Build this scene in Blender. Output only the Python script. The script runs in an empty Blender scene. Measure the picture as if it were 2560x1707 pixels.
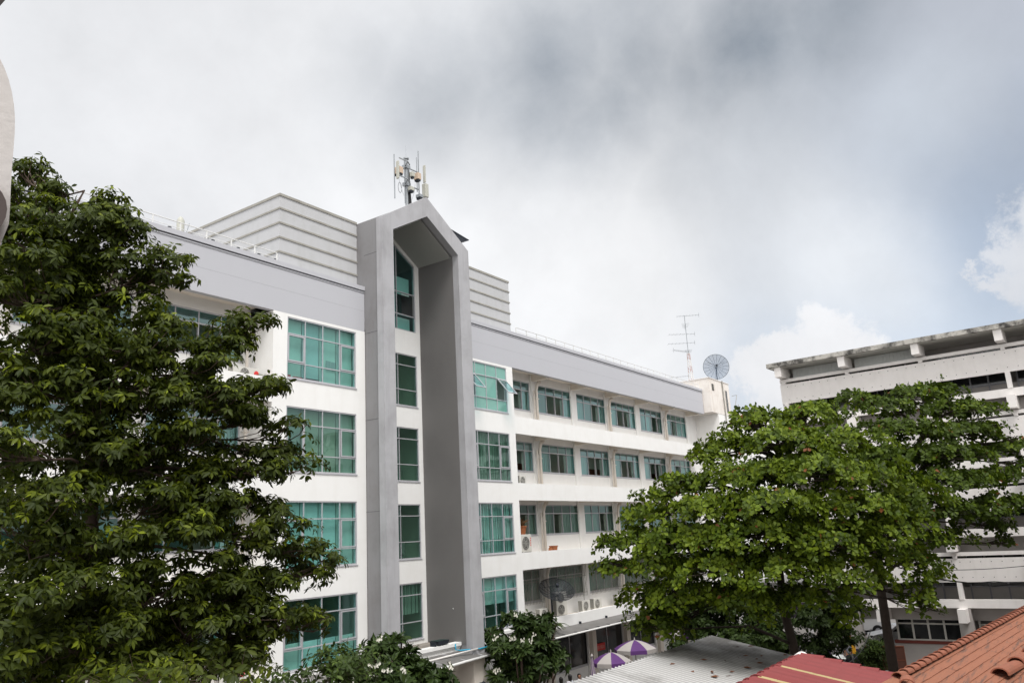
import bpy, bmesh, math, random
import numpy as np
from mathutils import Vector, Matrix
R = math.radians
C = bpy.context.scene.collection
SC = bpy.context.scene
rng = np.random.default_rng(7)
random.seed(7)

# ---------------------------------------------------------------- camera
F = 2012.47                                   # focal length in photograph pixels (2560 wide)
def basis(yaw, pitch, roll):
    cy, sy, cp, sp = math.cos(yaw), math.sin(yaw), math.cos(pitch), math.sin(pitch)
    f = Vector((sy*cp, cy*cp, sp)); r = Vector((cy, -sy, 0)); u = r.cross(f)
    cr, sr = math.cos(roll), math.sin(roll)
    return cr*r+sr*u, -sr*r+cr*u, f
CR, CU, CF = basis(R(55.4045), R(13.7869), R(-3.09494))
cam = bpy.data.cameras.new('camera'); camo = bpy.data.objects.new('camera', cam); C.objects.link(camo)
camo.matrix_world = Matrix(((CR.x, CU.x, -CF.x, 0), (CR.y, CU.y, -CF.y, 0), (CR.z, CU.z, -CF.z, 0), (0, 0, 0, 1)))
cam.sensor_width = 36; cam.lens = F/2560*36; cam.clip_start = 0.1; cam.clip_end = 2000
SC.camera = camo
def ray(x, y): return CF + CR*((x-1280)/F) - CU*((y-853.5)/F)
def at(x, y, depth): return ray(x, y)*depth
def onY(x, y, Y): d = ray(x, y); return d*(Y/d.y)
def onX(x, y, X): d = ray(x, y); return d*(X/d.x)
def onZ(x, y, Z): d = ray(x, y); return d*(Z/d.z)
G = -8.3                                      # ground level, the camera stands at 0

# ---------------------------------------------------------------- view, sky, sun
SC.view_settings.view_transform = 'Standard'; SC.view_settings.look = 'None'
SC.view_settings.exposure = 0.1; SC.view_settings.gamma = 1
SC.cycles.max_bounces = 8; SC.cycles.transparent_max_bounces = 24
SC.cycles.diffuse_bounces = 4
SUN_EL, SUN_AZ = 60, 216                      # azimuth clockwise from +Y
def lin(c): return tuple(((v/255+.055)/1.055)**2.4 if v/255 > .04045 else v/255/12.92 for v in c)
W = bpy.data.worlds.new('World'); SC.world = W; W.use_nodes = True
nt = W.node_tree; N = nt.nodes; L = nt.links; N.clear()
def nn(t, **k):
    n = N.new(t)
    for a, b in k.items(): setattr(n, a, b)
    return n
out = nn('ShaderNodeOutputWorld'); bg = nn('ShaderNodeBackground'); bg.inputs[1].default_value = 0.1
L.new(bg.outputs[0], out.inputs[0])
sky = nn('ShaderNodeTexSky', sky_type='NISHITA', sun_disc=False, sun_elevation=R(SUN_EL), sun_rotation=R(SUN_AZ))
tc = nn('ShaderNodeTexCoord')
def noise(scale, detail=6, rough=.55, vec=None):
    n = nn('ShaderNodeTexNoise'); n.inputs['Scale'].default_value = scale
    n.inputs['Detail'].default_value = detail; n.inputs['Roughness'].default_value = rough
    L.new(vec or tc.outputs['Generated'], n.inputs['Vector']); return n
def warped(scale, amt, detail=5, rough=.55):
    n = noise(scale, detail, rough)
    s = nn('ShaderNodeVectorMath', operation='SUBTRACT'); L.new(n.outputs['Color'], s.inputs[0]); s.inputs[1].default_value = (.5, .5, .5)
    m = nn('ShaderNodeVectorMath', operation='SCALE'); L.new(s.outputs[0], m.inputs[0]); m.inputs['Scale'].default_value = amt
    a = nn('ShaderNodeVectorMath', operation='ADD'); L.new(tc.outputs['Generated'], a.inputs[0]); L.new(m.outputs[0], a.inputs[1])
    return a.outputs[0]
soft = warped(3.2, .17, 8, .56); crisp = warped(13, .13, 10, .68)
def blob(col, x, y, rad, colour, amt, vec=soft, inner=0.0, mul=10, el=None):
    c = at(x*1.08844, y*1.08844, 1).normalized() if el is None else Vector(el).normalized()
    d = nn('ShaderNodeVectorMath', operation='DISTANCE'); L.new(vec, d.inputs[0]); d.inputs[1].default_value = c
    r = nn('ShaderNodeMapRange', interpolation_type='SMOOTHSTEP'); L.new(d.outputs['Value'], r.inputs[0])
    r.inputs[1].default_value = rad/1829*inner; r.inputs[2].default_value = rad/1829
    r.inputs[3].default_value = amt; r.inputs[4].default_value = 0
    m = nn('ShaderNodeMixRGB'); L.new(r.outputs[0], m.inputs[0]); L.new(col, m.inputs[1])
    m.inputs[2].default_value = tuple(v*mul for v in lin(colour))+(1,)
    return m.outputs[0]
m0 = nn('ShaderNodeMixRGB'); m0.inputs[0].default_value = .9; L.new(sky.outputs[0], m0.inputs[1])
m0.inputs[2].default_value = tuple(v*10 for v in lin((237, 238, 240)))+(1,)
col = m0.outputs[0]
W_ = (241, 242, 244)
# unseen bright sky patches, added overhead and behind the viewer to light the walls
col = blob(col, 0, 0, 2300, (255, 253, 250), 1, mul=18.5, el=(-.6, -.9, .65))
col = blob(col, 0, 0, 1300, (255, 254, 252), .8, mul=17, el=(-.05, -.15, 1.0))
col = blob(col, 0, 0, 1500, (255, 253, 250), .9, mul=17, el=(-1.0, .1, .45))  # unseen western sky patch, added to brighten the right-hand block
col = blob(col, 1000, 640, 900, W_, .85)
col = blob(col, 1500, 620, 560, W_, .85)
col = blob(col, 250, 200, 620, (230, 231, 234), .6)
col = blob(col, 2350, 620, 800, (186, 199, 216), .95)
col = blob(col, 1950, 860, 430, (205, 218, 234), .85)
col = blob(col, 2330, 330, 430, (154, 168, 188), .85)
col = blob(col, 1800, 420, 330, (205, 209, 215), .8)
col = blob(col, 1950, 610, 300, (228, 231, 235), .8)
col = blob(col, 2200, 60, 420, (176, 181, 192), .9)
col = blob(col, 2150, 250, 280, (196, 203, 212), .7)
dark = None                                   # rain cloud: one mask, torn up by noise
for x, y, r_, a in ((900, 150, 240, .35), (1020, 200, 280, .55), (1250, 190, 380, .72), (1450, 120, 370, .75), (1590, 130, 280, .75), (1400, 230, 260, .7), (1700, 70, 350, .9), (1860, 20, 260, .85), (1330, 270, 270, .65), (1560, 270, 270, .45), (1100, 260, 240, .4)):
    c = at(x*1.08844, y*1.08844, 1).normalized()
    d = nn('ShaderNodeVectorMath', operation='DISTANCE'); L.new(soft, d.inputs[0]); d.inputs[1].default_value = c
    r = nn('ShaderNodeMapRange', interpolation_type='SMOOTHSTEP'); L.new(d.outputs['Value'], r.inputs[0])
    r.inputs[2].default_value = r_/1829; r.inputs[1].default_value = 0; r.inputs[3].default_value = a; r.inputs[4].default_value = 0
    if dark is None: dark = r.outputs[0]
    else:
        m = nn('ShaderNodeMath', operation='MAXIMUM'); L.new(dark, m.inputs[0]); L.new(r.outputs[0], m.inputs[1]); dark = m.outputs[0]
tn = noise(5.5, 10, .58, warped(3, .07, 5, .5)); tr_ = nn('ShaderNodeMapRange'); L.new(tn.outputs[0], tr_.inputs[0]); tr_.inputs[1].default_value = .32; tr_.inputs[2].default_value = .66; tr_.inputs[3].default_value = .78; tr_.inputs[4].default_value = 1.22
dm = nn('ShaderNodeMath', operation='MULTIPLY', use_clamp=True); L.new(dark, dm.inputs[0]); L.new(tr_.outputs[0], dm.inputs[1])
dx = nn('ShaderNodeMixRGB'); L.new(dm.outputs[0], dx.inputs[0]); L.new(col, dx.inputs[1]); dx.inputs[2].default_value = tuple(v*10 for v in lin((142, 151, 162)))+(1,)
col = dx.outputs[0]
# crisp cumulus low on the right
for x, y, r_ in ((1900, 790, 95), (1960, 800, 85), (1840, 830, 90), (1880, 755, 60), (1770, 840, 70), (2010, 830, 60), (1720, 850, 60), (1920, 860, 110), (1800, 870, 100)):
    col = blob(col, x, y, r_*.84+14, (238, 239, 242), .85, vec=crisp, inner=.55)
for x, y, r_ in ((2400, 560, 75), (2365, 640, 55), (2300, 630, 34), (2390, 480, 45), (2330, 575, 36), (2255, 632, 16)):
    col = blob(col, x, y, r_+12, (214, 217, 223), .85, vec=crisp, inner=.35)
# fine mottling of the cloud sheet
nz = noise(5, 10, .6, warped(2.5, .1, 5, .5)); mr = nn('ShaderNodeMapRange'); L.new(nz.outputs[0], mr.inputs[0])
mr.inputs[1].default_value = .3; mr.inputs[2].default_value = .7; mr.inputs[3].default_value = .91; mr.inputs[4].default_value = 1.07
mm = nn('ShaderNodeVectorMath', operation='SCALE'); L.new(col, mm.inputs[0]); L.new(mr.outputs[0], mm.inputs['Scale'])
L.new(mm.outputs[0], bg.inputs[0])
sl = bpy.data.lights.new('sun', 'SUN'); sl.energy = 2.5; sl.angle = R(20); sl.color = (1, .975, .94)
so = bpy.data.objects.new('sun', sl); C.objects.link(so); so.location = (0, 0, 60)
sd = Vector((math.sin(R(SUN_AZ))*math.cos(R(SUN_EL)), math.cos(R(SUN_AZ))*math.cos(R(SUN_EL)), math.sin(R(SUN_EL))))
so.rotation_euler = (-sd).to_track_quat('-Z', 'Y').to_euler()

# ---------------------------------------------------------------- materials
def mat(name, colour, rough=.8, metal=0, dirt=0, dirt_col=None, dirt_scale=1.2, streak=0, bump=0, bscale=30, spec=.3, lo=.45, hi=.7):
    m = bpy.data.materials.new(name); m.use_nodes = True; t = m.node_tree; p = t.nodes['Principled BSDF']
    p.inputs['Base Color'].default_value = (*colour, 1); p.inputs['Roughness'].default_value = rough
    p.inputs['Metallic'].default_value = metal; p.inputs['Specular IOR Level'].default_value = spec
    tcn = t.nodes.new('ShaderNodeTexCoord'); src = p.inputs['Base Color']; cur = None
    def layer(scale, vscale, c2, amt, a, b, detail=7):
        nonlocal cur
        mp = t.nodes.new('ShaderNodeMapping'); mp.inputs['Scale'].default_value = vscale
        t.links.new(tcn.outputs['Object'], mp.inputs[0])
        n = t.nodes.new('ShaderNodeTexNoise'); n.inputs['Scale'].default_value = scale; n.inputs['Detail'].default_value = detail
        n.inputs['Roughness'].default_value = .62
        t.links.new(mp.outputs[0], n.inputs[0])
        r = t.nodes.new('ShaderNodeMapRange'); t.links.new(n.outputs[0], r.inputs[0])
        r.inputs[1].default_value = a; r.inputs[2].default_value = b; r.inputs[3].default_value = 0; r.inputs[4].default_value = amt
        x = t.nodes.new('ShaderNodeMixRGB'); t.links.new(r.outputs[0], x.inputs[0])
        if cur: t.links.new(cur, x.inputs[1])
        else: x.inputs[1].default_value = (*colour, 1)
        x.inputs[2].default_value = (*c2, 1); cur = x.outputs[0]
    dc = dirt_col or tuple(v*.55 for v in colour)
    if dirt: layer(dirt_scale, (1, 1, 1), dc, dirt, lo, hi)
    if streak: layer(3.2, (1, 1, .12), dc, streak, .5, .8)
    if cur: t.links.new(cur, src)
    if bump:
        n = t.nodes.new('ShaderNodeTexNoise'); n.inputs['Scale'].default_value = bscale; n.inputs['Detail'].default_value = 5
        t.links.new(tcn.outputs['Object'], n.inputs[0])
        b = t.nodes.new('ShaderNodeBump'); b.inputs['Strength'].default_value = bump; b.inputs['Distance'].default_value = .02
        t.links.new(n.outputs[0], b.inputs['Height']); t.links.new(b.outputs[0], p.inputs['Normal'])
    return m
def glass(name, tint, gloss=.16, rough=.02, haze=0, hazecol=(.5, .8, .7)):
    m = bpy.data.materials.new(name); m.use_nodes = True; t = m.node_tree; t.nodes.clear()
    o = t.nodes.new('ShaderNodeOutputMaterial'); tr = t.nodes.new('ShaderNodeBsdfTransparent'); tr.inputs[0].default_value = (*tint, 1)
    gl = t.nodes.new('ShaderNodeBsdfGlossy'); gl.inputs[0].default_value = (.70, .93, .92, 1); gl.inputs['Roughness'].default_value = rough
    n = t.nodes.new('ShaderNodeTexNoise'); n.inputs['Scale'].default_value = .9; tcn = t.nodes.new('ShaderNodeTexCoord')
    t.links.new(tcn.outputs['Object'], n.inputs[0])
    b = t.nodes.new('ShaderNodeBump'); b.inputs['Strength'].default_value = .10; b.inputs['Distance'].default_value = .12
    t.links.new(n.outputs[0], b.inputs['Height']); t.links.new(b.outputs[0], gl.inputs['Normal'])
    lw = t.nodes.new('ShaderNodeLayerWeight'); lw.inputs[0].default_value = .5; pw = t.nodes.new('ShaderNodeMath'); pw.operation = 'POWER'; pw.inputs[1].default_value = 4; t.links.new(lw.outputs['Facing'], pw.inputs[0]); fr = t.nodes.new('ShaderNodeMath'); fr.operation = 'MULTIPLY_ADD'; fr.inputs[1].default_value = .85; fr.inputs[2].default_value = .04; t.links.new(pw.outputs[0], fr.inputs[0])
    ad = t.nodes.new('ShaderNodeMath'); ad.operation = 'ADD'; ad.inputs[1].default_value = gloss; ad.use_clamp = True; t.links.new(fr.outputs[0], ad.inputs[0])
    mx = t.nodes.new('ShaderNodeMixShader'); t.links.new(ad.outputs[0], mx.inputs[0])
    base = tr.outputs[0]
    if haze:
        df = t.nodes.new('ShaderNodeBsdfDiffuse'); df.inputs[0].default_value = (*hazecol, 1)
        m2 = t.nodes.new('ShaderNodeMixShader'); m2.inputs[0].default_value = haze
        t.links.new(base, m2.inputs[1]); t.links.new(df.outputs[0], m2.inputs[2]); base = m2.outputs[0]
    t.links.new(base, mx.inputs[1]); t.links.new(gl.outputs[0], mx.inputs[2]); t.links.new(mx.outputs[0], o.inputs[0])
    return m
def leafmat(name, cols, transl=.3, rough=.42):
    m = bpy.data.materials.new(name); m.use_nodes = True; t = m.node_tree; p = t.nodes['Principled BSDF']
    a = t.nodes.new('ShaderNodeAttribute'); a.attribute_name = 'tint'
    r = t.nodes.new('ShaderNodeValToRGB'); e = r.color_ramp.elements
    while len(e) < len(cols): e.new(.5)
    for k, (pos, c) in enumerate(cols): e[k].position = pos; e[k].color = (*c, 1)
    t.links.new(a.outputs['Fac'], r.inputs[0]); t.links.new(r.outputs[0], p.inputs['Base Color'])
    p.inputs['Roughness'].default_value = rough+.1; p.inputs['Specular IOR Level'].default_value = .22
    tl = t.nodes.new('ShaderNodeBsdfTranslucent'); t.links.new(r.outputs[0], tl.inputs[0])
    mx = t.nodes.new('ShaderNodeMixShader'); mx.inputs[0].default_value = transl
    t.links.new(p.outputs[0], mx.inputs[1]); t.links.new(tl.outputs[0], mx.inputs[2])
    t.links.new(mx.outputs[0], t.nodes['Material Output'].inputs[0])
    return m
M = {}
M['white'] = mat('white_wall_paint', (.84, .838, .828), dirt=.12, dirt_col=(.58, .55, .5), streak=.14, bump=.12, bscale=18)
M['cream'] = mat('cream_wall_paint', (.76, .70, .63), dirt=.12, dirt_col=(.5, .42, .34), bump=.1)
M['fascia'] = mat('lilac_grey_paint', (.48, .485, .52), dirt=.16, dirt_col=(.46, .46, .49), streak=.22, dirt_scale=.5, bump=.12)
M['capline'] = mat('groove_shade_and_joint_grey', (.10, .10, .11))
M['pent'] = mat('pale_grey_render', (.50, .505, .52), dirt=.35, dirt_col=(.36, .37, .35), streak=.3, dirt_scale=.8, bump=.15, lo=.5, hi=.8)
M['trim'] = mat('weathered_grey_moulding', (.34, .33, .30), dirt=.5, dirt_col=(.2, .18, .15), dirt_scale=3)
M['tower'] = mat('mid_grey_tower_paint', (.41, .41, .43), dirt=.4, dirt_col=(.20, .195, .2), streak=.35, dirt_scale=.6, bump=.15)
M['towerside'] = mat('shaded_warm_grey_tower_side', (.24, .238, .245), dirt=.45, dirt_col=(.17, .16, .16), streak=.5, dirt_scale=.7, bump=.15)  # tower grey darkened: the side's shade is put into its colour
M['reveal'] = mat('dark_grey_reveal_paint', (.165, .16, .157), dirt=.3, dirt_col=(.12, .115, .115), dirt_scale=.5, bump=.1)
M['soffit'] = mat('grey_soffit_board', (.38, .38, .36))
M['alu'] = mat('aluminium_frame', (.50, .50, .53), rough=.45, metal=.3, spec=.5)
M['aludark'] = mat('shadowed_frame', (.25, .25, .27), rough=.5, metal=.3)
M['glass'] = glass('teal_window_glass', (.50, .79, .77), .05)
M['glassdark'] = glass('dark_green_glass', (.42, .60, .54), .05)
M['glassblue'] = glass('blue_green_sliding_glass', (.42, .76, .78), .15)
M['milky'] = glass('milky_mint_glass', (.4, .8, .7), .06, haze=.55, hazecol=(.34, .68, .58))
M['blind'] = mat('white_roller_blind', (.75, .76, .72), dirt=.12)
M['blind_grey'] = mat('greyed_roller_blind', (.60, .62, .60), dirt=.2, streak=.25); M['blind_warm'] = mat('warm_roller_blind', (.68, .67, .60), dirt=.15, streak=.15)
M['sheer'] = mat('grey_curtain', (.52, .56, .5), dirt=.4, streak=.5)
M['room'] = mat('room_wall', (.66, .70, .60)); M['ceil'] = mat('room_ceiling', (.6, .6, .57))
M['door'] = mat('brown_wood_door', (.13, .04, .02), rough=.5, dirt=.3)
M['pipe'] = mat('cream_pipe', (.74, .69, .63), rough=.5, dirt=.2, dirt_col=(.35, .25, .18))
M['rail'] = mat('white_painted_rail', (.7, .7, .69), rough=.4)
M['steel'] = mat('galvanised_steel', (.33, .35, .37), rough=.45, metal=.6)
M['dark'] = mat('dark_iron', (.03, .035, .045), rough=.5, metal=.3)
M['beige'] = mat('beige_radio_box', (.55, .43, .33), rough=.5); M['palebox'] = mat('pale_plastic_box', (.45, .45, .40), rough=.5)
M['acwhite'] = mat('aged_white_enamel', (.58, .57, .53), rough=.45, dirt=.2); M['grille'] = mat('dark_fan_grille', (.06, .06, .055))
M['red'] = mat('red_sticker', (.6, .05, .05)); M['terracotta'] = mat('terracotta_pot', (.34, .12, .05), dirt=.3)
M['soil'] = mat('dry_soil', (.06, .04, .03))
M['white2'] = mat('pinkish_white_concrete', (.84, .805, .785), dirt=.12, dirt_col=(.42, .38, .35), streak=.15, bump=.12)
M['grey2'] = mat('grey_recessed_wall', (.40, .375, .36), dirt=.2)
M['weath'] = mat('weathered_concrete_roof_edge', (.50, .48, .44), dirt=.95, dirt_col=(.045, .042, .04), dirt_scale=1.8, bump=.3, lo=.42, hi=.62)
M['siding'] = mat('grey_corrugated_siding', (.66, .68, .67), rough=.6)
M['black'] = mat('black_rubber', (.012, .012, .013), rough=.6)
M['orange'] = mat('orange_clay_tile', (.43, .165, .085), rough=.85, dirt=.35, dirt_col=(.30, .12, .07), dirt_scale=5, bump=.3)
M['ridgetile'] = mat('clay_ridge_tile', (.31, .115, .07), rough=.8, dirt=.55, dirt_col=(.18, .09, .06), dirt_scale=14)
M['redroof'] = mat('red_painted_roof_tile', (.22, .032, .032), rough=.6, dirt=.3, dirt_col=(.16, .03, .03), dirt_scale=5, spec=.5)
M['yellow'] = mat('yellowed_translucent_sheet', (.42, .33, .16), rough=.5, dirt=.3)
M['zinc'] = mat('zinc_roof_sheet', (.62, .61, .60), rough=.36, metal=.6, dirt=.8, dirt_col=(.13, .12, .105), dirt_scale=.3, spec=.5, lo=.46, hi=.66)
M['asphalt'] = mat('asphalt', (.07, .068, .065), dirt=.4, dirt_scale=.6, bump=.3)
M['conc'] = mat('grey_concrete_paving', (.24, .22, .205), dirt=.4, dirt_scale=1.1, bump=.2)
M['awning'] = mat('grey_awning_sheet', (.16, .155, .15), rough=.5, dirt=.4, dirt_col=(.09, .08, .075), dirt_scale=2)
M['purple'] = mat('purple_canvas', (.10, .035, .155), rough=.7, dirt=.3); M['canvas'] = mat('white_canvas', (.38, .355, .34), rough=.7)
M['carpaint'] = mat('white_car_paint', (.68, .68, .68), rough=.2, spec=.6); M['carglass'] = mat('tinted_car_glass', (.01, .012, .014), rough=.08, spec=.7)
M['skin'] = mat('skin', (.36, .19, .12), rough=.6); M['hair'] = mat('black_hair', (.012, .01, .01), rough=.5)
M['shirt'] = mat('white_shirt', (.55, .56, .6)); M['skirt'] = mat('dark_cloth', (.02, .02, .03)); M['greyshirt'] = mat('grey_shirt', (.16, .17, .2))
M['bark'] = mat('dark_bark', (.055, .042, .034), rough=.9, dirt=.5, dirt_scale=5, bump=.6, bscale=12)
M['bark2'] = mat('brown_bark', (.10, .07, .055), rough=.9, dirt=.5, dirt_scale=5, bump=.5, bscale=12)
M['cyan'] = mat('blue_water_pipe', (.02, .32, .50), rough=.35); M['pvc'] = mat('white_pvc_pipe', (.72, .70, .68), rough=.4)
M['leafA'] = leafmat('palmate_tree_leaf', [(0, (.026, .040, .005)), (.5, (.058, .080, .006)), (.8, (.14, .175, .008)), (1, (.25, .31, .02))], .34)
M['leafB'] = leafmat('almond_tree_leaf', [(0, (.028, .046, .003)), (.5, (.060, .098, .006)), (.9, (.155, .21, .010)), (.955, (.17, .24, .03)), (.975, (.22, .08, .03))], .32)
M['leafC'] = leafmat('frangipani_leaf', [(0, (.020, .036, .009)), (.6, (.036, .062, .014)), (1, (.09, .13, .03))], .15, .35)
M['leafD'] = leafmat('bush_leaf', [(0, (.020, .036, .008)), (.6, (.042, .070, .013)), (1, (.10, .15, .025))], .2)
M['petal'] = mat('white_petals', (.8, .78, .7)); M['litter'] = mat('fallen_leaf', (.16, .06, .025))
M['mesh'] = None
def meshmat(name, colour, alpha):
    m = mat(name, colour, .5, .3); t = m.node_tree; p = t.nodes['Principled BSDF']; p.inputs['Alpha'].default_value = alpha; return m
M['mesh'] = meshmat('fine_wire_mesh', (.10, .14, .20), .45); M['meshdark'] = meshmat('dark_wire_mesh', (.03, .035, .04), .62)

zt_ = M['zinc'].node_tree; pz = zt_.nodes['Principled BSDF']; oldz = pz.inputs['Base Color'].links[0].from_socket  # dark valley stripes: shade between the corrugations painted into the sheet colour
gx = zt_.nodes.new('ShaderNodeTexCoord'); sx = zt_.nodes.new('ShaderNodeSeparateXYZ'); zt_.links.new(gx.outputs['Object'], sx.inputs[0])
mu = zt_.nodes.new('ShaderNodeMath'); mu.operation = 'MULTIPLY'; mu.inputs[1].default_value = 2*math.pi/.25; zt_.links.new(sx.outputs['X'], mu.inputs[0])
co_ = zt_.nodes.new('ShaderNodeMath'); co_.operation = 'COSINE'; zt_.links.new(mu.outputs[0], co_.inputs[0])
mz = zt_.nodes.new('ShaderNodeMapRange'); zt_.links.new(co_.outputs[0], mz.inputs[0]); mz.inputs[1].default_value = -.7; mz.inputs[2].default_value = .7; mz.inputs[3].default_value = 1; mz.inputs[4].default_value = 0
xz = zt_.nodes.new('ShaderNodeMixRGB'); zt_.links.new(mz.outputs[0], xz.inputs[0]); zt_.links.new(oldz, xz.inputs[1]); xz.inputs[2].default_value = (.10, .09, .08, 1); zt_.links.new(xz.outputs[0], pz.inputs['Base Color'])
# ---------------------------------------------------------------- mesh helpers
class MB:
    def __init__(s): s.v = []; s.f = []
    def add(s, vs, fs):
        o = len(s.v); s.v += [tuple(v) for v in vs]; s.f += [tuple(i+o for i in f) for f in fs]; return s
    def box(s, x0, x1, y0, y1, z0, z1):
        return s.add([(x0, y0, z0), (x1, y0, z0), (x1, y1, z0), (x0, y1, z0), (x0, y0, z1), (x1, y0, z1), (x1, y1, z1), (x0, y1, z1)],
                     [(0, 3, 2, 1), (4, 5, 6, 7), (0, 1, 5, 4), (1, 2, 6, 5), (2, 3, 7, 6), (3, 0, 4, 7)])
    def tube(s, pts, rad, n=8, cap=True):
        pts = [Vector(p) for p in pts]; rad = rad if hasattr(rad, '__len__') else [rad]*len(pts)
        o = len(s.v); ref = None
        for i, p in enumerate(pts):
            d = (pts[min(i+1, len(pts)-1)]-pts[max(i-1, 0)]).normalized()
            if ref is None: ref = d.orthogonal().normalized()
            a = (ref-d*ref.dot(d)).normalized(); ref = a; b = d.cross(a)
            for k in range(n):
                t = 2*math.pi*k/n; s.v.append(tuple(p+(a*math.cos(t)+b*math.sin(t))*rad[i]))
        for i in range(len(pts)-1):
            for k in range(n):
                s.f.append((o+i*n+k, o+i*n+(k+1) % n, o+(i+1)*n+(k+1) % n, o+(i+1)*n+k))
        if cap: s.f.append(tuple(o+k for k in range(n))[::-1]); s.f.append(tuple(o+(len(pts)-1)*n+k for k in range(n)))
        return s
    def prism(s, poly, y0, y1):            # poly of (x,z), extruded along y
        n = len(poly); s.add([(x, y0, z) for x, z in poly]+[(x, y1, z) for x, z in poly],
              [tuple(range(n)), tuple(range(2*n-1, n-1, -1))]+[(i, i+n, (i+1) % n+n, (i+1) % n) for i in range(n)]); return s
    def lathe(s, prof, n=20, c=(0, 0, 0)):
        o = len(s.v)
        for r_, z in prof:
            for k in range(n): t = 2*math.pi*k/n; s.v.append((c[0]+r_*math.cos(t), c[1]+r_*math.sin(t), c[2]+z))
        for i in range(len(prof)-1):
            for k in range(n): s.f.append((o+i*n+k, o+i*n+(k+1) % n, o+(i+1)*n+(k+1) % n, o+(i+1)*n+k))
        return s
    def xf(s, mtx, start=0):
        s.v[start:] = [tuple(mtx @ Vector(v)) for v in s.v[start:]]; return s
    def build(s, name, m, parent=None, smooth=False, bevel=0):
        me = bpy.data.meshes.new(name); me.from_pydata(s.v, [], s.f); me.validate()
        bm = bmesh.new(); bm.from_mesh(me); bmesh.ops.recalc_face_normals(bm, faces=bm.faces)
        bm.to_mesh(me); bm.free()
        if smooth: me.polygons.foreach_set('use_smooth', [True]*len(me.polygons))
        me.materials.append(M[m] if isinstance(m, str) else m)
        o = bpy.data.objects.new(name, me); C.objects.link(o)
        if parent:
            o.parent = parent
            if parent in LOCAL: LOCAL.add(o)
            else: o.matrix_parent_inverse = wm(parent).inverted()
        if bevel:
            b = o.modifiers.new('bevel', 'BEVEL'); b.width = bevel; b.segments = 2; b.limit_method = 'ANGLE'
        return o
LOCAL = set()
def wm(o):
    m = o.matrix_basis.copy()
    return (wm(o.parent) @ o.matrix_parent_inverse @ m) if o.parent else m
def thing(name, label, cat, loc=(0, 0, 0), rotz=0, group=None, local=False, kind=None):
    o = bpy.data.objects.new(name, None); C.objects.link(o); o.location = loc; o.rotation_euler = (0, 0, rotz)
    o.empty_display_size = .2
    tag(o, label, cat, group, kind)
    if local: LOCAL.add(o)
    return o
def tag(o, label=None, cat=None, group=None, kind=None):
    if label: o['label'] = label
    if cat: o['category'] = cat
    if group: o['group'] = group
    if kind: o['kind'] = kind
    return o
def dup(root, loc, rotz, label, group=None):
    r = root.copy(); C.objects.link(r); r.location = loc; r.rotation_euler = (0, 0, rotz); r['label'] = label
    if group: r['group'] = group
    def rec(src, dst):
        for ch in list(src.children):
            c = ch.copy(); C.objects.link(c); c.parent = dst; rec(ch, c)
    rec(root, r); return r
def holewall(mb, x0, x1, z0, z1, y0, y1, holes, extra_x=(), swap=False):
    """solid wall between y0 and y1 with rectangular holes (hx0,hx1,hz0,hz1), only its outer faces"""
    xs = sorted({x0, x1, *[h[0] for h in holes], *[h[1] for h in holes]}); zs = sorted({z0, z1, *[h[2] for h in holes], *[h[3] for h in holes]})
    xs = [x for x in xs if x0 <= x <= x1]; zs = [z for z in zs if z0 <= z <= z1]
    nx, nz = len(xs)-1, len(zs)-1
    def solid(i, k):
        if i < 0 or k < 0 or i >= nx or k >= nz: return False
        cx, cz = (xs[i]+xs[i+1])/2, (zs[k]+zs[k+1])/2
        return not any(h[0] < cx < h[1] and h[2] < cz < h[3] for h in holes)
    st = len(mb.v)
    for i in range(nx):
        for k in range(nz):
            if not solid(i, k): continue
            a, b, c, d = xs[i], xs[i+1], zs[k], zs[k+1]
            mb.add([(a, y0, c), (b, y0, c), (b, y0, d), (a, y0, d)], [(0, 1, 2, 3)]); mb.add([(a, y1, c), (b, y1, c), (b, y1, d), (a, y1, d)], [(3, 2, 1, 0)])
            if not solid(i-1, k): mb.add([(a, y0, c), (a, y0, d), (a, y1, d), (a, y1, c)], [(0, 1, 2, 3)])
            if not solid(i+1, k): mb.add([(b, y0, c), (b, y1, c), (b, y1, d), (b, y0, d)], [(0, 1, 2, 3)])
            if not solid(i, k-1): mb.add([(a, y0, c), (a, y1, c), (b, y1, c), (b, y0, c)], [(0, 1, 2, 3)])
            if not solid(i, k+1): mb.add([(a, y0, d), (b, y0, d), (b, y1, d), (a, y1, d)], [(0, 1, 2, 3)])
    return mb

# ---------------------------------------------------------------- ground
g = MB(); g.add([(-900, -900, G), (900, -900, G), (900, 900, G), (-900, 900, G)], [(0, 1, 2, 3)])
tag(g.build('ground', 'conc'), kind='structure')
g = MB(); g.add([(52, -60, G+.004), (95, -60, G+.004), (95, 22, G+.004), (52, 22, G+.004)], [(0, 1, 2, 3)])
tag(g.build('car_park', mat('pale_worn_asphalt', (.19, .18, .17), dirt=.4, bump=.2)), kind='structure')
g = MB()
for k in range(5):
    x = 58.5+k*3.4
    g.add([(x, 8, G+.008), (x+.12, 8, G+.008), (x+.12, 18.4, G+.008), (x, 18.4, G+.008)], [(0, 1, 2, 3)])
tag(g.build('parking_line', 'canvas'), kind='structure')
g = MB(); g.box(22, 62, 23.2, 24.3, G, G+.12)
tag(g.build('pavement', 'conc'), kind='structure')

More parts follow.
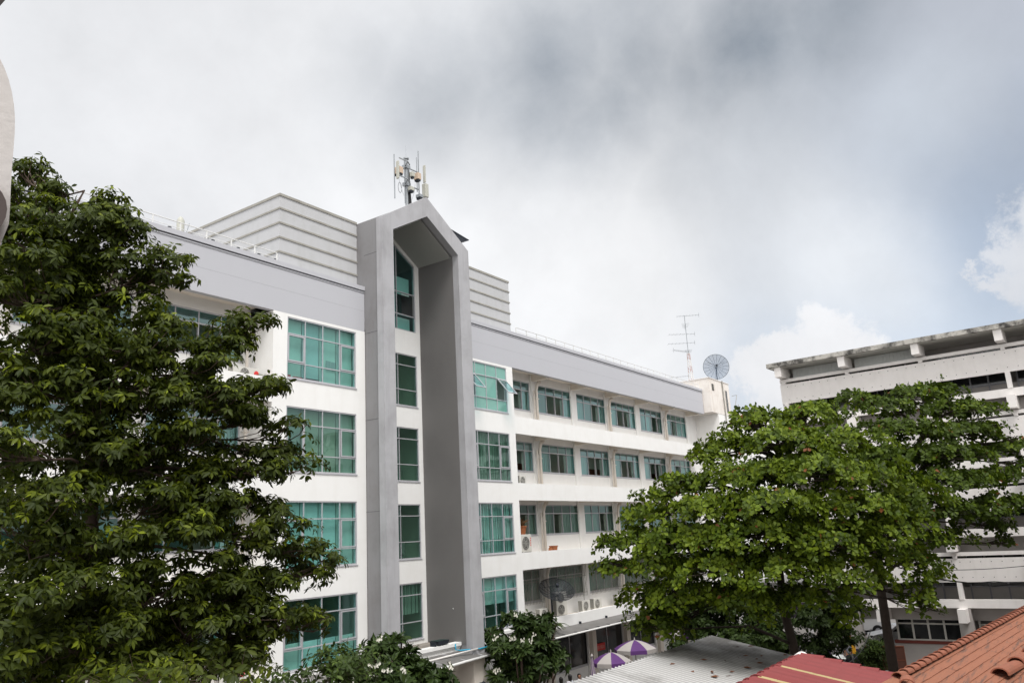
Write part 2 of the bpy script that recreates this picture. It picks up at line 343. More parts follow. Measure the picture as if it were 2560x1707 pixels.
# ================================================================ MAIN BUILDING
B = thing('office_building', 'long white five storey building with lilac grey parapet and tall grey gabled tower', 'building', (27.25, 24.5, G))
FZ = [9.10, 5.50, 1.98, -1.56]               # underside of the facade band at each level
WT = [(6.53, 8.98), (2.93, 5.43), (-.64, 1.84)]   # flush window rows
XL0, XL1, XR0, XR1 = 19.40, 24.26, 30.30, 35.38  # flush bays left and right of the tower
XEND = 62.5
wl = [(20.08, 23.75, a, b) for a, b in WT]+[(20.08, 23.75, -4.18, -1.71)]
wr = [(31.15, 34.82, a, b) for a, b in WT]+[(31.15, 34.82, -4.15, -1.71)]
holewall(MB(), XL0, XL1+.02, G, 9.10, 24.5, 24.72, wl).build('wall', 'white', B)
holewall(MB(), XR0-.1, XR1, G, 9.10, 24.5, 24.72, wr).build('wall', 'white', B)
# inner walls behind the open galleries, with window holes
RB = [(8.93, 7.22), (5.40, 3.70), (1.86, .17), (-1.68, -3.37)]
gal = [(35.75, 39.1)]+[(39.95+4.53*k, 43.8+4.53*k) for k in range(5)]
gl = [(15.2-4.5*k, 19.05-4.5*k) for k in range(4)]
LW = 0.4
holes = [(a, b, z0, z1) for a, b in gal for z1, z0 in RB]
ghole = [(x, x+4.0, -7.35, -5.2) for x in (39.75, 44.2, 48.75, 53.2, 57.7)]
holewall(MB(), XR1, 64.0, G, 9.4, 25.9, 26.1, holes+ghole).build('wall', 'cream' if False else 'white', B)
holewall(MB(), LW, XL0, G, 9.4, 25.9, 26.1, [(a, b, z0, z1) for a, b in gl for z1, z0 in RB]).build('wall', 'white', B)
m = MB()
for x in (XL0, XR1-.2): MB().box(x, x+.2, 24.72, 25.9, G, 9.08).build('partition', 'white', B)
# stair wall inside the tower
sw = [(25.3, 29.2, a, b) for a, b in ((6.45, 8.99), (2.89, 5.42), (-.62, 1.84), (-4.13, -1.68))]
gab = [(25.3, 10.18), (29.2, 10.18), (29.2, 13.67), (27.25, 14.82), (25.3, 13.67)]
holewall(MB(), 24.9, 29.5, -4.4, 9.9, 25.9, 26.1, sw).build('wall', 'white', B)
m = MB()                                      # gable wall around the five-sided window
for poly in ([(24.9, 9.9), (29.5, 9.9), (29.5, 10.18), (24.9, 10.18)], [(24.9, 10.18), (25.3, 10.18), (25.3, 13.67), (24.9, 13.73)],
             [(29.2, 10.18), (29.5, 10.18), (29.5, 13.73), (29.2, 13.67)], [(24.9, 13.73), (25.3, 13.67), (27.25, 14.82), (27.25, 15.08)],
             [(29.2, 13.67), (29.5, 13.73), (27.25, 15.08), (27.25, 14.82)]): m.prism(poly, 25.9, 26.1)
m.build('gable_wall', 'white', B)
# fascia, groove, cap
for a, b in ((LW, XL1), (XR0, 62.55)):
    MB().box(a, b, 24.5, 24.74, 9.103, 10.86).build('fascia', 'fascia', B)
    m = MB().box(a, b, 24.47, 24.74, 10.865, 10.9).box(a, b, 24.45, 24.8, 10.96, 11.15)
    m.build('parapet_cap', 'fascia', B)
    MB().box(a, b, 24.52, 24.8, 10.9, 10.96).build('groove', 'capline', B)  # recess shade under the cap, put in as a dark grey strip
    MB().box(a, b, 24.8, 38, 10.2, 10.4).build('roof', 'pent', B)
# thin dark joint scratched in the plaster
for a, b in ((LW, XL1), (XR0, 62.5)): MB().box(a, b-.003, 24.498, 24.5, 10.02, 10.03).build('plaster_joint', mat('fascia_joint', (.38, .385, .41)), B)
# gallery bands, slabs, beams
for (a, b) in ((LW, XL0), (XR1, 62.35)):
    for z0, z1 in ((5.50, 6.43), (1.98, 2.88), (-1.56, -.69), (-4.82, -4.16)):
        MB().box(a, b, 24.5 if z0 > -4 else 24.45, 24.66, z0, z1).build('gallery_parapet', 'white', B)
        MB().box(a, b, 24.66, 25.9, z0+(.38 if z0 > -4 else .35), z0+.5).build('gallery_slab', 'cream', B)
    MB().box(a, b, 24.74, 25.9, 9.40, 9.55).build('gallery_slab', 'cream', B)
xs = [39.3+4.5*k for k in range(6)]; xs[-1] = 61.9
xsl = [14.9-4.5*k for k in range(4)]
for i, x in enumerate(xs+xsl):
    for z in (9.02, 5.505, 1.985, -1.555): MB().box(x-.11, x+.11, 24.745 if z > 9 else 24.66, 25.9, z+.003, z+.38).build('beam', 'cream', B)
    MB().box(x-.17, x+.17, 25.8, 25.9, G, 9.39).build('pilaster', 'white', B)
for i, x in enumerate([xs[0], xs[2], xs[4], 19.0, xsl[1]]):
    for zt, zb in ((9.05, 6.0), (5.55, 2.45), (2.0, -1.1), (-1.5, -4.3)):
        q = MB().tube([(x+.12, 25.64, zb), (x+.12, 25.64, zt-.55), (x+.2, 25.62, zt-.25), (x+.42, 25.58, zt-.02)] if i < 3 else [(x+.1, 25.66, zb), (x+.1, 25.66, zt)], [.085, .085, .10, .13] if i < 3 else .06, 10)
        if i < 3: q.tube([(x-.12, 25.66, zb), (x-.12, 25.66, zt-.6), (x+.06, 25.65, zt-.85)], .05, 8)
        q.box(x+.0, x+.24, 25.54, 25.76, zt-1.1, zt-1.06)
        q.build('drain_pipe', 'pipe', B, smooth=True)
# floors, rear rooms and body
m = MB()
for z in (9.40, 5.78, 2.22, -1.32, -4.75): m.box(LW, 64, 26.1, 31, z-.02, z+.1)
m.box(LW, 64, 26.1, 31, G-.05, G+.05)
m.build('floor_slab', 'ceil', B)
MB().box(LW, 64, 28.9, 29.0, G, 9.4).build('room_wall', 'room', B)
for x in (10.2, 14.9, 19.3, 24.3, 24.9, 29.5, 30.4, 35.3, 43.85, 52.85, 61.9): MB().box(x-.05, x+.05, 24.8 if x in (24.3, 30.4) else 26.1, 28.9, G, 9.38).build('room_partition', 'room', B)
MB().box(LW, 64, 31.15, 38, G, 10.2).build('rear_block', 'white', B)
for px, py in ((130, 750), (415, 800), (660, 840), (862, 875), (1057, 910), (152, 1170), (440, 1190), (650, 1210), (715, 1212), (900, 1225), (940, 1226), (1090, 1240), (1130, 1242)):
    p = onY(1250+px/2.851, 750+py/2.851, 28.9); zf = 5.9 if p.z > 6.8 else 2.34
    d = MB().box(p.x-.5, p.x+.5, 28.83, 28.897, zf, zf+2.25).build('door', 'door', B)
    MB().box(p.x+.1, p.x+.28, 28.82, 28.828, zf+1.1, zf+1.9).build('door_glass', 'carglass', d)
# ---- windows
def window(x0, x1, z0, z1, y, cols, rows, gm='glass', parent=B, opening=(), blinds=(), bm_='blind', sash=(), fw=.05, hasbars=False):
    """cols/rows: fractions; one part 'window' (the frame) with its panes, blinds and sashes below it"""
    X = [x0+(x1-x0)*c for c in cols]; Z = [z1-(z1-z0)*r for r in rows]
    f = MB(); yf0, yf1 = y+.02, y+.11
    for i, x in enumerate(X):
        w = fw if i in (0, len(X)-1) else fw*.62
        a = x if i == 0 else x-w/2 if i < len(X)-1 else x-w
        f.box(a, a+w, yf0, yf1, z0, z1)
    for i, z in enumerate(Z):
        w = fw if i in (0, len(Z)-1) else fw*.8
        a = z-w if i == 0 else z-w/2 if i < len(Z)-1 else z
        f.box(x0+.002, x1-.002, yf0-.004, yf1-.004, a, a+w)
    for c, r in sash:
        a, b, t, u = X[c]+.045, X[c+1]-.045, Z[r+1]+.04, Z[r]-.04
        f.box(a, a+.05, yf0-.02, yf1-.01, t, u).box(b-.05, b, yf0-.02, yf1-.01, t, u).box(a+.05, b-.05, yf0-.02, yf1-.01, u-.05, u).box(a+.05, b-.05, yf0-.02, yf1-.01, t, t+.05)
    f.box(x0-.02, x1+.02, y-.03, y+.02, z0-.05, z0-.002)
    w = f.build('window', 'alu', parent)
    p = MB()
    for i in range(len(X)-1):
        for k in range(len(Z)-1):
            if (i, k) in opening: continue
            p.add([(X[i], y+.06, Z[k+1]), (X[i+1], y+.06, Z[k+1]), (X[i+1], y+.06, Z[k]), (X[i], y+.06, Z[k])], [(0, 1, 2, 3)])
    p.build('pane', gm, w)
    if blinds:
        for i, drop in blinds:                # drop: how far down the blind hangs (fraction), or (top, bottom)
            t_, d_ = drop if isinstance(drop, tuple) else (0, drop)
            b = MB(); n = 14 if bm_ == 'sheer' else 1
            a0, a1 = X[i]+.02, X[i+1]-.02
            for q in range(n):
                xa, xb = a0+(a1-a0)*q/n, a0+(a1-a0)*(q+1)/n
                yy = y+.26+(.03*math.sin(q*2.3+i) if n > 1 else 0)
                b.box(xa, xb, yy, yy+.015, z1-(z1-z0)*d_, z1-(z1-z0)*t_-.02)
            b.build('blind' if bm_ == 'blind' else 'curtain', ('blind', 'blind_grey', 'blind_warm')[int(rng.integers(0, 3))] if bm_ == 'blind' else bm_, w)
    return w, X, Z
c4 = (0, .25, .5, .75, 1); r3 = (0, .27, .74, 1)
SD = ((0, 1), (3, 1))
full = [(i, 1.0) for i in range(4)]
w, X, Z = window(*wl[0][:2], WT[0][0], WT[0][1], 24.5, c4, r3, blinds=[(0, .96), (1, .93), (2, 1), (3, 1)], sash=SD)
MB().box(22.25, 22.5, 24.7, 24.71, 7.2, 7.55).box(22.53, 22.75, 24.7, 24.71, 7.19, 7.53).build('paper_sheet', 'milky' if False else 'canvas', w)
MB().box(20.55, 20.95, 24.66, 24.74, 6.56, 6.66).box(20.1, 20.4, 24.66, 24.74, 6.56, 6.7).build('book_stack', 'red', w)
window(*wl[1][:2], WT[1][0], WT[1][1], 24.5, c4, r3, gm='glassdark', blinds=full, bm_='blind', sash=SD)
window(*wl[2][:2], WT[2][0], WT[2][1], 24.5, c4, r3, gm='glass', blinds=full, sash=SD)
window(20.08, 23.75, -4.18, -1.71, 24.5, c4, (0, .24, .71, 1), gm='glass', blinds=[(i, (.62, 1)) for i in range(4)], sash=SD)
w, X, Z = window(*wr[0][:2], WT[0][0], WT[0][1], 24.5, c4, r3, gm='milky', opening=[(0, 1), (3, 1)])
for i in (0, 3):                              # two top-hung sashes propped open
    h, ang = Z[1]-Z[2]-.08, R(40)
    q = MB(); a, b = X[i]+.05, X[i+1]-.05
    q.box(a, a+.05, -.02, .02, -h, 0).box(b-.05, b, -.02, .02, -h, 0).box(a+.05, b-.05, -.02, .02, -.05, 0).box(a+.05, b-.05, -.02, .02, -h, -h+.05)
    mt = Matrix.Translation((0, 24.5, Z[1]-.04)) @ Matrix.Rotation(-ang, 4, 'X')
    q.xf(mt); s_ = q.build('sash', 'alu', w)
    MB().add([(a+.05, 0, -h+.05), (b-.05, 0, -h+.05), (b-.05, 0, -.05), (a+.05, 0, -.05)], [(0, 1, 2, 3)]).xf(mt).build('sash_pane', 'glassblue', w)
window(*wr[1][:2], WT[1][0], WT[1][1], 24.5, c4, r3, gm='glassdark', blinds=full, bm_='sheer', sash=SD)
window(*wr[2][:2], WT[2][0], WT[2][1], 24.5, c4, r3, gm='glass', blinds=full, bm_='sheer', sash=SD)
window(31.15, 34.82, -4.15, -1.71, 24.5, c4, r3, gm='glass', blinds=[(i, .53) for i in range(4)], sash=SD)
st = (0, .34, .655, 1); sr = (0, .215, .69, 1)
for k, (a, b, z0, z1) in enumerate(sw):
    w, X, Z = window(a, b, z0, z1, 25.9, st, sr, gm='glassdark', blinds=([(2, .55)] if k == 3 else []), bm_='sheer')
    if k == 2:                                # chair seen through the glass
        MB().box(28.25, 28.7, 26.5, 26.54, -.35, .1).box(28.2, 28.7, 26.5, 26.9, -.42, -.37).build('chair_back', 'canvas', w)
        MB().tube([(28.3, 26.55, -.4), (28.15, 26.5, -1.2)], .02).tube([(28.6, 26.55, -.4), (28.8, 26.5, -1.2)], .02).build('chair_leg', 'alu', w)
# five-sided window under the gable
f = MB()
def bar(p, q, w_=.06, y=25.93):
    p, q = Vector((p[0], 0, p[1])), Vector((q[0], 0, q[1])); d = (q-p).normalized(); n = Vector((-d.z, 0, d.x))*w_/2
    f.prism([((p+n).x, (p+n).z), ((q+n).x, (q+n).z), ((q-n).x, (q-n).z), ((p-n).x, (p-n).z)], y, y+.09)
pts = [(25.33, 10.2), (29.17, 10.2), (29.17, 13.64), (27.25, 14.78), (25.33, 13.64)]
for i in range(5): bar(pts[i], pts[(i+1) % 5])
for z, dy in ((10.98, .004), (12.12, .004)): bar((25.34, z), (29.16, z), .05, 25.93-dy)
for x, t in ((26.6, 14.36), (27.87, 14.38)): bar((x, 10.22), (x, t), .05, 25.936)
w = f.build('window', 'alu', B)
MB().add([(25.3, 25.97, 12.12), (29.2, 25.97, 12.12), (29.2, 25.97, 13.67), (27.25, 25.97, 14.82), (25.3, 25.97, 13.67)], [(0, 1, 2, 3, 4)]).add(
    [(25.3, 25.97, 10.2), (29.2, 25.97, 10.2), (29.2, 25.97, 10.98), (25.3, 25.97, 10.98)], [(0, 1, 2, 3)]).add(
    [(25.3, 25.97, 10.98), (28.25, 25.97, 10.98), (28.25, 25.97, 12.12), (25.3, 25.97, 12.12)], [(0, 1, 2, 3)]).build('pane', 'glass', w)
MB().box(27.9, 29.17, 26.3, 26.31, 12.15, 13.05).box(27.9, 29.17, 26.3, 26.31, 10.2, 10.95).box(27.9, 28.2, 26.3, 26.31, 11, 12.1).build('blind', 'blind', w)
# gallery windows
r2 = (0, .3, 1)
for wi, (a, b) in enumerate(gal):
    for li, (z1, z0) in enumerate(RB):
        if li == 3:
            w, X, Z = window(a, b, z0, z1, 25.9, c4, r2, gm='glassdark', blinds=[(i, 1) for i in range(4)], bm_='sheer', fw=.06)
            q = MB(); n = 24                  # burglar bars with zigzag
            for i in range(n+1):
                x = a-.05+(b-a+.1)*i/n; q.box(x-.008, x+.008, 25.72, 25.735, z0-.12, z1+.1)
            for z in (z0+.1, z0+(z1-z0)*.62, z1-.02): q.box(a-.08, b+.08, 25.735, 25.75, z-.015, z+.015)
            for i in range(n//2):
                x = a+(b-a)*i*2/n; s2 = (b-a)*2/n
                q.tube([(x, 25.71, z0), (x+s2/2, 25.71, (z0+z1)/2), (x, 25.71, z1)], .007, 4); q.tube([(x+s2, 25.71, z0), (x+s2/2, 25.71, (z0+z1)/2), (x+s2, 25.71, z1)], .007, 4)
            q.build('window_grille', 'trim', B)
        else:
            op = {0: [(1, 1), (2, 1)] if wi % 2 else [(2, 1)], 1: [(1, 1), (2, 1)], 2: [(1, 1)] if wi % 2 else [(2, 1)]}[li]
            if wi == 0: op = [(2, 1)]
            if wi == 5: op = [(1, 1)]
            cur = [(i, 1) for i in range(4) if (i, 1) not in op and rng.random() < .8]
            window(a, b, z0, z1, 25.9, c4, r2, gm='glassblue' if li < 2 else 'glassdark', opening=op, blinds=[(i, (.32, 1)) for i, _ in cur], bm_='sheer', fw=.06)
for a, b in gl:
    for li, (z1, z0) in enumerate(RB):
        window(a, b, z0, z1, 25.9, c4, r2, gm='glassblue', opening=[(1, 1), (2, 1)] if (li == 0) else [(2, 1)], blinds=[(3, (.32, 1))] if li else [], bm_='sheer', fw=.06)
for a, b, z0, z1 in ghole:
    window(a, b, z0, z1, 25.9, (0, .5, 1), (0, 1), gm='carglass', fw=.06)
window(24.95, 29.45, G+.1, -4.9, 26.0, (0, .33, .66, 1), (0, .2, 1), gm='carglass', fw=.07)
sg = MB().box(44.35, 45.75, 25.86, 25.89, -6.78, -6.38).build('shop_banner', 'red', B)
q = MB()
for i, (w_, h_) in enumerate(((.12, .2), (.14, .16), (.1, .2), (.15, .17), (.12, .2), (.13, .16))):
    x = 44.5+i*.2
    q.box(x, x+.03, 25.852, 25.858, -6.68, -6.68+h_).box(x+w_-.03, x+w_, 25.852, 25.858, -6.68, -6.68+h_).box(x+.031, x+w_-.031, 25.852, 25.858, -6.68+h_*(.85 if i % 2 else 0), -6.68+h_*(1 if i % 2 else .16))
q.build('banner_lettering', mat('pale_red_lettering', (.62, .35, .3)), sg)

# ---- tower
def ring(o_x0, o_x1, o_e, o_a, y0, y1, zb=G):
    i_x0, i_x1, i_e, i_a, mx = 24.9, 29.5, 13.73, 15.08, 27.25
    q = MB()
    q.prism([(o_x0, zb), (i_x0, zb), (i_x0, i_e), (o_x0, o_e)], y0, y1)
    q.prism([(i_x1, zb), (o_x1, zb), (o_x1, o_e), (i_x1, i_e)], y0, y1)
    q.prism([(o_x0, o_e), (i_x0, i_e), (mx, i_a), (mx, o_a)], y0, y1)
    q.prism([(mx, i_a), (i_x1, i_e), (o_x1, o_e), (mx, o_a)], y0, y1)
    return q
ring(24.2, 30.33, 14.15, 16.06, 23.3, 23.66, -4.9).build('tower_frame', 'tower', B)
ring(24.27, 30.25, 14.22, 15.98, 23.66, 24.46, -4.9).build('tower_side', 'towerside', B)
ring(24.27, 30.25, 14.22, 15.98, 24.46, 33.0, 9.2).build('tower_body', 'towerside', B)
MB().box(24.2, 24.95, 23.3, 24.46, G, -4.903).build('tower_pier', 'cream', B); MB().box(29.5, 30.33, 23.3, 25.88, G, -4.903).build('tower_pier', 'cream', B)
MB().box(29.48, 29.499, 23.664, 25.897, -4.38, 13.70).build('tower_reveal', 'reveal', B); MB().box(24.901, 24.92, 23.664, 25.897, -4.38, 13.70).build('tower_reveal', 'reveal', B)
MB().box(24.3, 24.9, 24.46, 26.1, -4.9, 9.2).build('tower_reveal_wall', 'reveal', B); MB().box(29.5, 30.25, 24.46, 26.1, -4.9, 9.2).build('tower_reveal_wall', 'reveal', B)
m = MB()
m.prism([(24.93, 13.69), (27.25, 15.055), (29.47, 13.69), (29.47, 13.66), (27.25, 15.02), (24.93, 13.66)], 23.75, 25.897)
m.build('tower_soffit', 'soffit', B)
MB().box(24.6, 29.9, 33.0, 33.15, 9, 14).build('tower_back_wall', 'towerside', B)
for z in (1.4, 5.2, 9.0, 12.6):
    MB().box(24.265, 24.27, 23.7, 24.5, z, z+.018).build('plaster_joint', 'capline', B)
# moulded ledge over the entrance and its dirty top
led = MB()
for y, z0, z1 in ((23.92, -4.42, -4.28), (23.98, -4.5, -4.42), (24.04, -4.62, -4.5), (24.0, -4.68, -4.62)): led.box(24.93, 29.47, y, 24.3, z0, z1)
led.build('entrance_ledge', 'white', B)
MB().box(24.93, 29.47, 24.3, 25.9, -4.5, -4.34).build('ledge_top', mat('stained_ledge_top', (.30, .27, .24), dirt=.7, dirt_col=(.08, .07, .06), dirt_scale=2), B)
for a, b in ((XL0+.3, XL1), (XR0, XR1-.2)):
    m = MB()
    for y, z0, z1 in ((24.34, -4.42, -4.28), (24.40, -4.5, -4.42), (24.45, -4.62, -4.5)): m.box(a, b, y, 24.5, z0, z1)
    m.build('sill_moulding', 'white', B)
# dark roof sheet sticking out behind the tower
pa, pb3, pc3 = onY(1128, 573, 26.4), onY(1173, 600, 26.4), onY(1143, 606, 26.4)
MB().prism([(pa.x, pa.z), (pb3.x, pb3.z), (pb3.x-.02, pb3.z-.04), (pa.x, pa.z-.06)], 26.4, 29).prism([(pb3.x-.06, pb3.z-.03), (pb3.x-.0, pb3.z-.03), (pc3.x, pc3.z), (pc3.x-.3, pc3.z-.1), (pa.x, pa.z-.08)], 26.42, 26.5).build('roof_sheet', 'dark', B)
# penthouse with mouldings
for a, b, y0 in ((19.97, 24.265, 24.95), (30.26, 36.1, 24.95)):
    MB().box(a, b, y0, 37, 10.4, 14.2).build('penthouse_wall', 'pent', B)
    m = MB()
    for z in (14.2, 13.62, 12.99, 12.36, 11.74, 11.16): m.box(a-.035, b+(.035 if b > 30 else 0), y0-.035, 37.045, z, z+(.11 if z > 14 else .075))
    m.build('penthouse_moulding', 'trim', B)
# roof railings
def railing(x0, x1, n, lab):
    q = MB(); y = 24.62
    for z in (11.52, 11.36 if False else 11.3): q.tube([(x0, y, z), (x1, y, z)], .022 if z > 11.4 else .014, 6)
    for i in range(n+1): x = x0+(x1-x0)*i/n; q.box(x-.02, x+.02, y-.02, y+.02, 11.15, 11.5)
    q.build('roof_railing', 'rail', B)
railing(19.6-1.055*17, 19.6, 17, ''); railing(36.15, 62.2, 25, '')
q = MB()
for x in (15.0, 16.75, 17.85, 18.8, 19.6): q.box(x-.0, x+.12, 24.75, 24.8, 11.0, 11.33)
q.build('rail_bracket', 'dark', B)
# street canopies
cy0 = 22.85
a = onZ(1050+130/6.907, 1480+1380/6.907, -4.92); b = onZ(1050+1385/6.907, 1480+1025/6.907, -4.92)
cn = thing('entrance_canopy', 'flat grey canopy with bright front edge hung over the tower entrance', 'canopy', (28.4, 23.9, -4.75))
MB().add([(a.x, a.y, -4.90), (b.x, b.y, -4.90), (31.2, 23.92, -4.62), (25.0, 23.92, -4.62), (a.x, a.y, -4.94), (b.x, b.y, -4.94), (31.2, 23.92, -4.66), (25.0, 23.92, -4.66)],
         [(0, 1, 2, 3), (4, 7, 6, 5), (0, 4, 5, 1), (1, 5, 6, 2), (2, 6, 7, 3), (3, 7, 4, 0)]).build('canopy_sheet', 'awning', cn)
MB().tube([(a.x-.05, a.y-.03, -4.93), ((a.x+b.x)/2, (a.y+b.y)/2-.05, -4.91), (b.x+.05, b.y-.03, -4.93)], .055, 10).build('canopy_edge', 'rail', cn, smooth=True)
m = MB()
for t in (.25, .5, .75): m.tube([(a.x+(b.x-a.x)*t, a.y+(b.y-a.y)*t, -4.885), (25+6.2*t, 23.9, -4.605)], .012, 5)
m.build('canopy_seam', 'alu', cn)
MB().tube([(29.47, 24.35, -2.86), (b.x-.45, b.y+.05, -4.88)], .022, 8).build('tie_rod', 'rail', cn)
MB().tube([(24.6, 23.29, -3.3), (a.x-.02, a.y+.05, -4.9)], .018, 8).build('tie_rod', 'rail', cn)
q1 = onZ(1050+150/6.907, 1480+1210/6.907, -4.75); q2 = onZ(1050+950/6.907, 1480+995/6.907, -4.64)
tag(MB().tube([q1+Vector((0, 0, .05)), q2+Vector((0, -.15, .06))], .04, 8).build('drain_pipe', 'pvc', None, smooth=True), 'white plastic pipe lying along the grey entrance canopy', 'pipe')
tag(MB().tube([(29.0, 23.88, -4.3), (29.0, 23.88, -4.55), (29.1, 23.7, -4.58), (29.9, 23.24, -4.6), (31.0, 23.4, -4.62)], .028, 8).build('water_pipe', 'cyan', None, smooth=True), 'bright blue water pipe bent round the entrance ledge', 'pipe')
fl = thing('flood_light', 'small black flood light lying on the white entrance ledge', 'lamp', (28.3, 24.05, -4.28))
MB().prism([(28.0, -4.24), (28.6, -4.24), (28.68, -4.08), (27.92, -4.08)], 23.95, 24.45).build('housing', 'dark', fl)
MB().box(27.97, 28.63, 23.99, 24.41, -4.078, -4.07).build('lens', 'glassdark', fl); MB().box(27.8, 27.86, 24.0, 24.3, -4.28, -4.1).build('bracket', 'dark', fl)
wlmp = thing('wall_lamp', 'small dark lantern on the beige pier below the tower', 'lamp', (29.9, 23.25, -6.2))
MB().box(29.84, 29.96, 23.2, 23.298, -6.2, -6.0).build('bracket', 'dark', wlmp); MB().lathe([(0, .28), (.1, .2), (.09, -.1), (0, -.14)], 8, (29.9, 23.12, -6.2)).build('lantern', 'dark', wlmp)
aw = thing('shop_awning', 'long thin grey awning below the lowest white balcony', 'awning', (50, 24, -5))
MB().add([(35.4, 23.3, -4.93), (62, 23.3, -4.93), (62, 24.44, -4.72), (35.4, 24.44, -4.72), (35.4, 23.3, -4.96), (62, 23.3, -4.96), (62, 24.44, -4.75), (35.4, 24.44, -4.75)],
         [(0, 1, 2, 3), (4, 7, 6, 5), (0, 4, 5, 1), (1, 5, 6, 2), (2, 6, 7, 3), (3, 7, 4, 0)]).build('awning_sheet', 'awning', aw)
MB().tube([(35.4, 23.28, -4.95), (62, 23.28, -4.95)], .045, 8).build('awning_edge', 'rail', aw, smooth=True)
m = MB()
for i in range(22): x = 36+1.2*i; m.box(x-.015, x+.015, 23.32, 24.43, -4.935+.02, -4.90+.02)
for i in range(9): x = 37.5+3*i; m.box(x-.04, x+.04, 24.3, 24.42, -4.72, -4.6)
m.build('awning_bracket', 'dark', aw)
for x in (39.05, 43.78, 48.15, 52.85, 57.3, 61.8): MB().box(x, x+.45, 25.55, 25.797, G, -4.5).build('ground_floor_pier', 'cream', B)


# ---- end block with water tower
EB = thing('stair_block', 'white stained stair block with overhanging box at the far end of the building', 'building', (66, 26, G))
MB().box(64.0, 82, 23.86, 37.9, G, 9.2).build('wall', 'white', EB)
MB().box(62.6, 67.1, 23.84, 30, 9.203, 12.02).build('tank_room', mat('rust_stained_white_wall', (.78, .74, .70), dirt=.35, dirt_col=(.42, .33, .25), dirt_scale=.9, streak=.5), EB)
MB().box(62.55, 67.15, 23.79, 30.05, 12.02, 12.07).build('roof_edge', 'white2', EB)
MB().box(67.1, 82, 24.3, 37, 9.2, 9.9).build('parapet', 'white2', EB)
v = MB().box(63.15, 63.55, 23.82, 23.838, 11.05, 11.6).build('vent', 'black', EB)
q = MB()
for i in range(5): q.box(63.13, 63.57, 23.79, 23.819, 11.1+i*.1, 11.13+i*.1)
q.build('louvre', 'trim', v)
w = MB().box(66.1, 66.5, 23.82, 23.838, 9.5, 11.35).build('window', 'carglass', EB)
MB().box(66.08, 66.52, 23.8, 23.819, 10.3, 10.34).box(66.05, 66.1, 23.8, 23.839, 9.5, 11.4).build('frame', 'trim', w)
MB().tube([(65.45, 23.76, 12.1), (65.5, 23.76, 5)], .05, 8).build('drain_pipe', 'trim', EB)
q = MB().tube([(66.7, 23.7, 6), (66.7, 23.4, 9.6), (67.1, 23.2, 11.0), (67.3, 23.7, 11.0)], .025, 6).tube([(67.2, 23.3, 6), (67.2, 23.2, 10.2)], .025, 6)
for i in range(12): q.tube([(66.7, 23.45, 6.2+i*.3), (67.2, 23.3, 6.2+i*.3)], .015, 5)
q.build('ladder', 'trim', EB)

# ================================================================ ROOF EQUIPMENT
am = thing('antenna_mast', 'grey cell phone mast with box units behind the tower gable', 'antenna', (27.9, 25.6, 15.6))
mx, my = 27.85, 25.6
def P2(px, py, Y=25.6): return onY(px, py, Y)
zt = P2(1016, 398).z; mx = P2(1016, 440).x
MB().tube([(mx, my, 15.2), (mx, my, zt)], .085, 12).lathe([(0, .03), (.15, .03), (.15, -.03), (0, -.03)], 12, (mx, my, zt)).build('mast', 'steel', am, smooth=False)
MB().tube([(mx, my, zt), (mx, my, P2(1016, 363).z)], .008, 5).build('lightning_rod', 'steel', am)
for (xa, xs_, ya, yb) in ((985, 1045, 417, 421), (985, 1045, 461, 463)):
    z = P2(1016, (ya+yb)/2).z
    L_ = P2(xa+1, ya); R_ = P2(xs_, yb)
    q = MB().tube([(mx-.02, my-.25, z+.05), (L_.x+.45, my-.5, z+.0), (L_.x+.02, my-.3, z+.12)], .035, 6).tube([(mx, my+.2, z-.02), (L_.x+.45, my-.5, z)], .03, 6)
    q.tube([(mx, my, z), (R_.x, my, z+.04)], .035, 6).box(mx-.17, mx+.17, my-.14, my+.14, z-.09, z+.09)
    q.build('cross_arm', 'steel', am)
for (x0, y0, x1, y1, r_) in ((985, 386, 987, 496, .035), (1045, 378, 1047, 490, .035), (1041, 394, 1043, 480, .028), (1010, 394, 1012, 508, .022)):
    p, q_ = P2(x0, y0), P2(x1, y1); MB().tube([p, (p.x, p.y, q_.z)], r_, 6).build('pipe', 'steel', am)
for (x0, x1, y0, y1, mt, nm, d) in ((981, 984.5, 407, 452, 'palebox', 'panel_antenna', .12), (1048, 1051, 418, 462, 'palebox', 'panel_antenna', .12), (1049, 1058, 463, 500, 'palebox', 'panel_antenna', .2),
                               (986, 996, 419, 440, 'beige', 'radio_unit', .4), (1032, 1041, 435, 455, 'beige', 'radio_unit', .3), (1018, 1025, 433, 448, 'palebox', 'radio_unit', .2),
                               (1014, 1024, 469, 483, 'palebox', 'radio_unit', .2), (1037, 1046, 488, 500, 'steel', 'radio_unit', .3)):
    p, q_ = P2(x0, y0), P2(x1, y1)
    MB().box(p.x, q_.x, my-.35-(0 if nm[0] == 'r' else .05), my-.35+d, q_.z, p.z).build(nm, mt, am, bevel=.02)
    if nm[0] == 'r': MB().box(p.x+.04, q_.x-.04, my-.33, my-.37+d, q_.z-.09, q_.z-.002).build('connector_block', 'dark', am)
MB().tube([(mx+.13, my-.1, 15.6), (mx+.12, my-.1, 16.7), (mx+.1, my-.1, 17.6), (mx+.06, my-.12, 18.6)], [.13, .09, .05, .03], 8).build('cable_bundle', 'black', am)
c_ = P2(987, 474); MB().tube([(c_.x+.13*math.cos(t/2), my-.35, c_.z+.28*math.sin(t/2)) for t in range(13)], .01, 5).build('cable_loop', 'black', am)
MB().tube([P2(996, 440), P2(1000, 460), P2(1010, 490)], .007, 4).tube([P2(1038, 460), P2(1036, 480), P2(1030, 500)], .007, 4).build('guy_cable', 'steel', am)

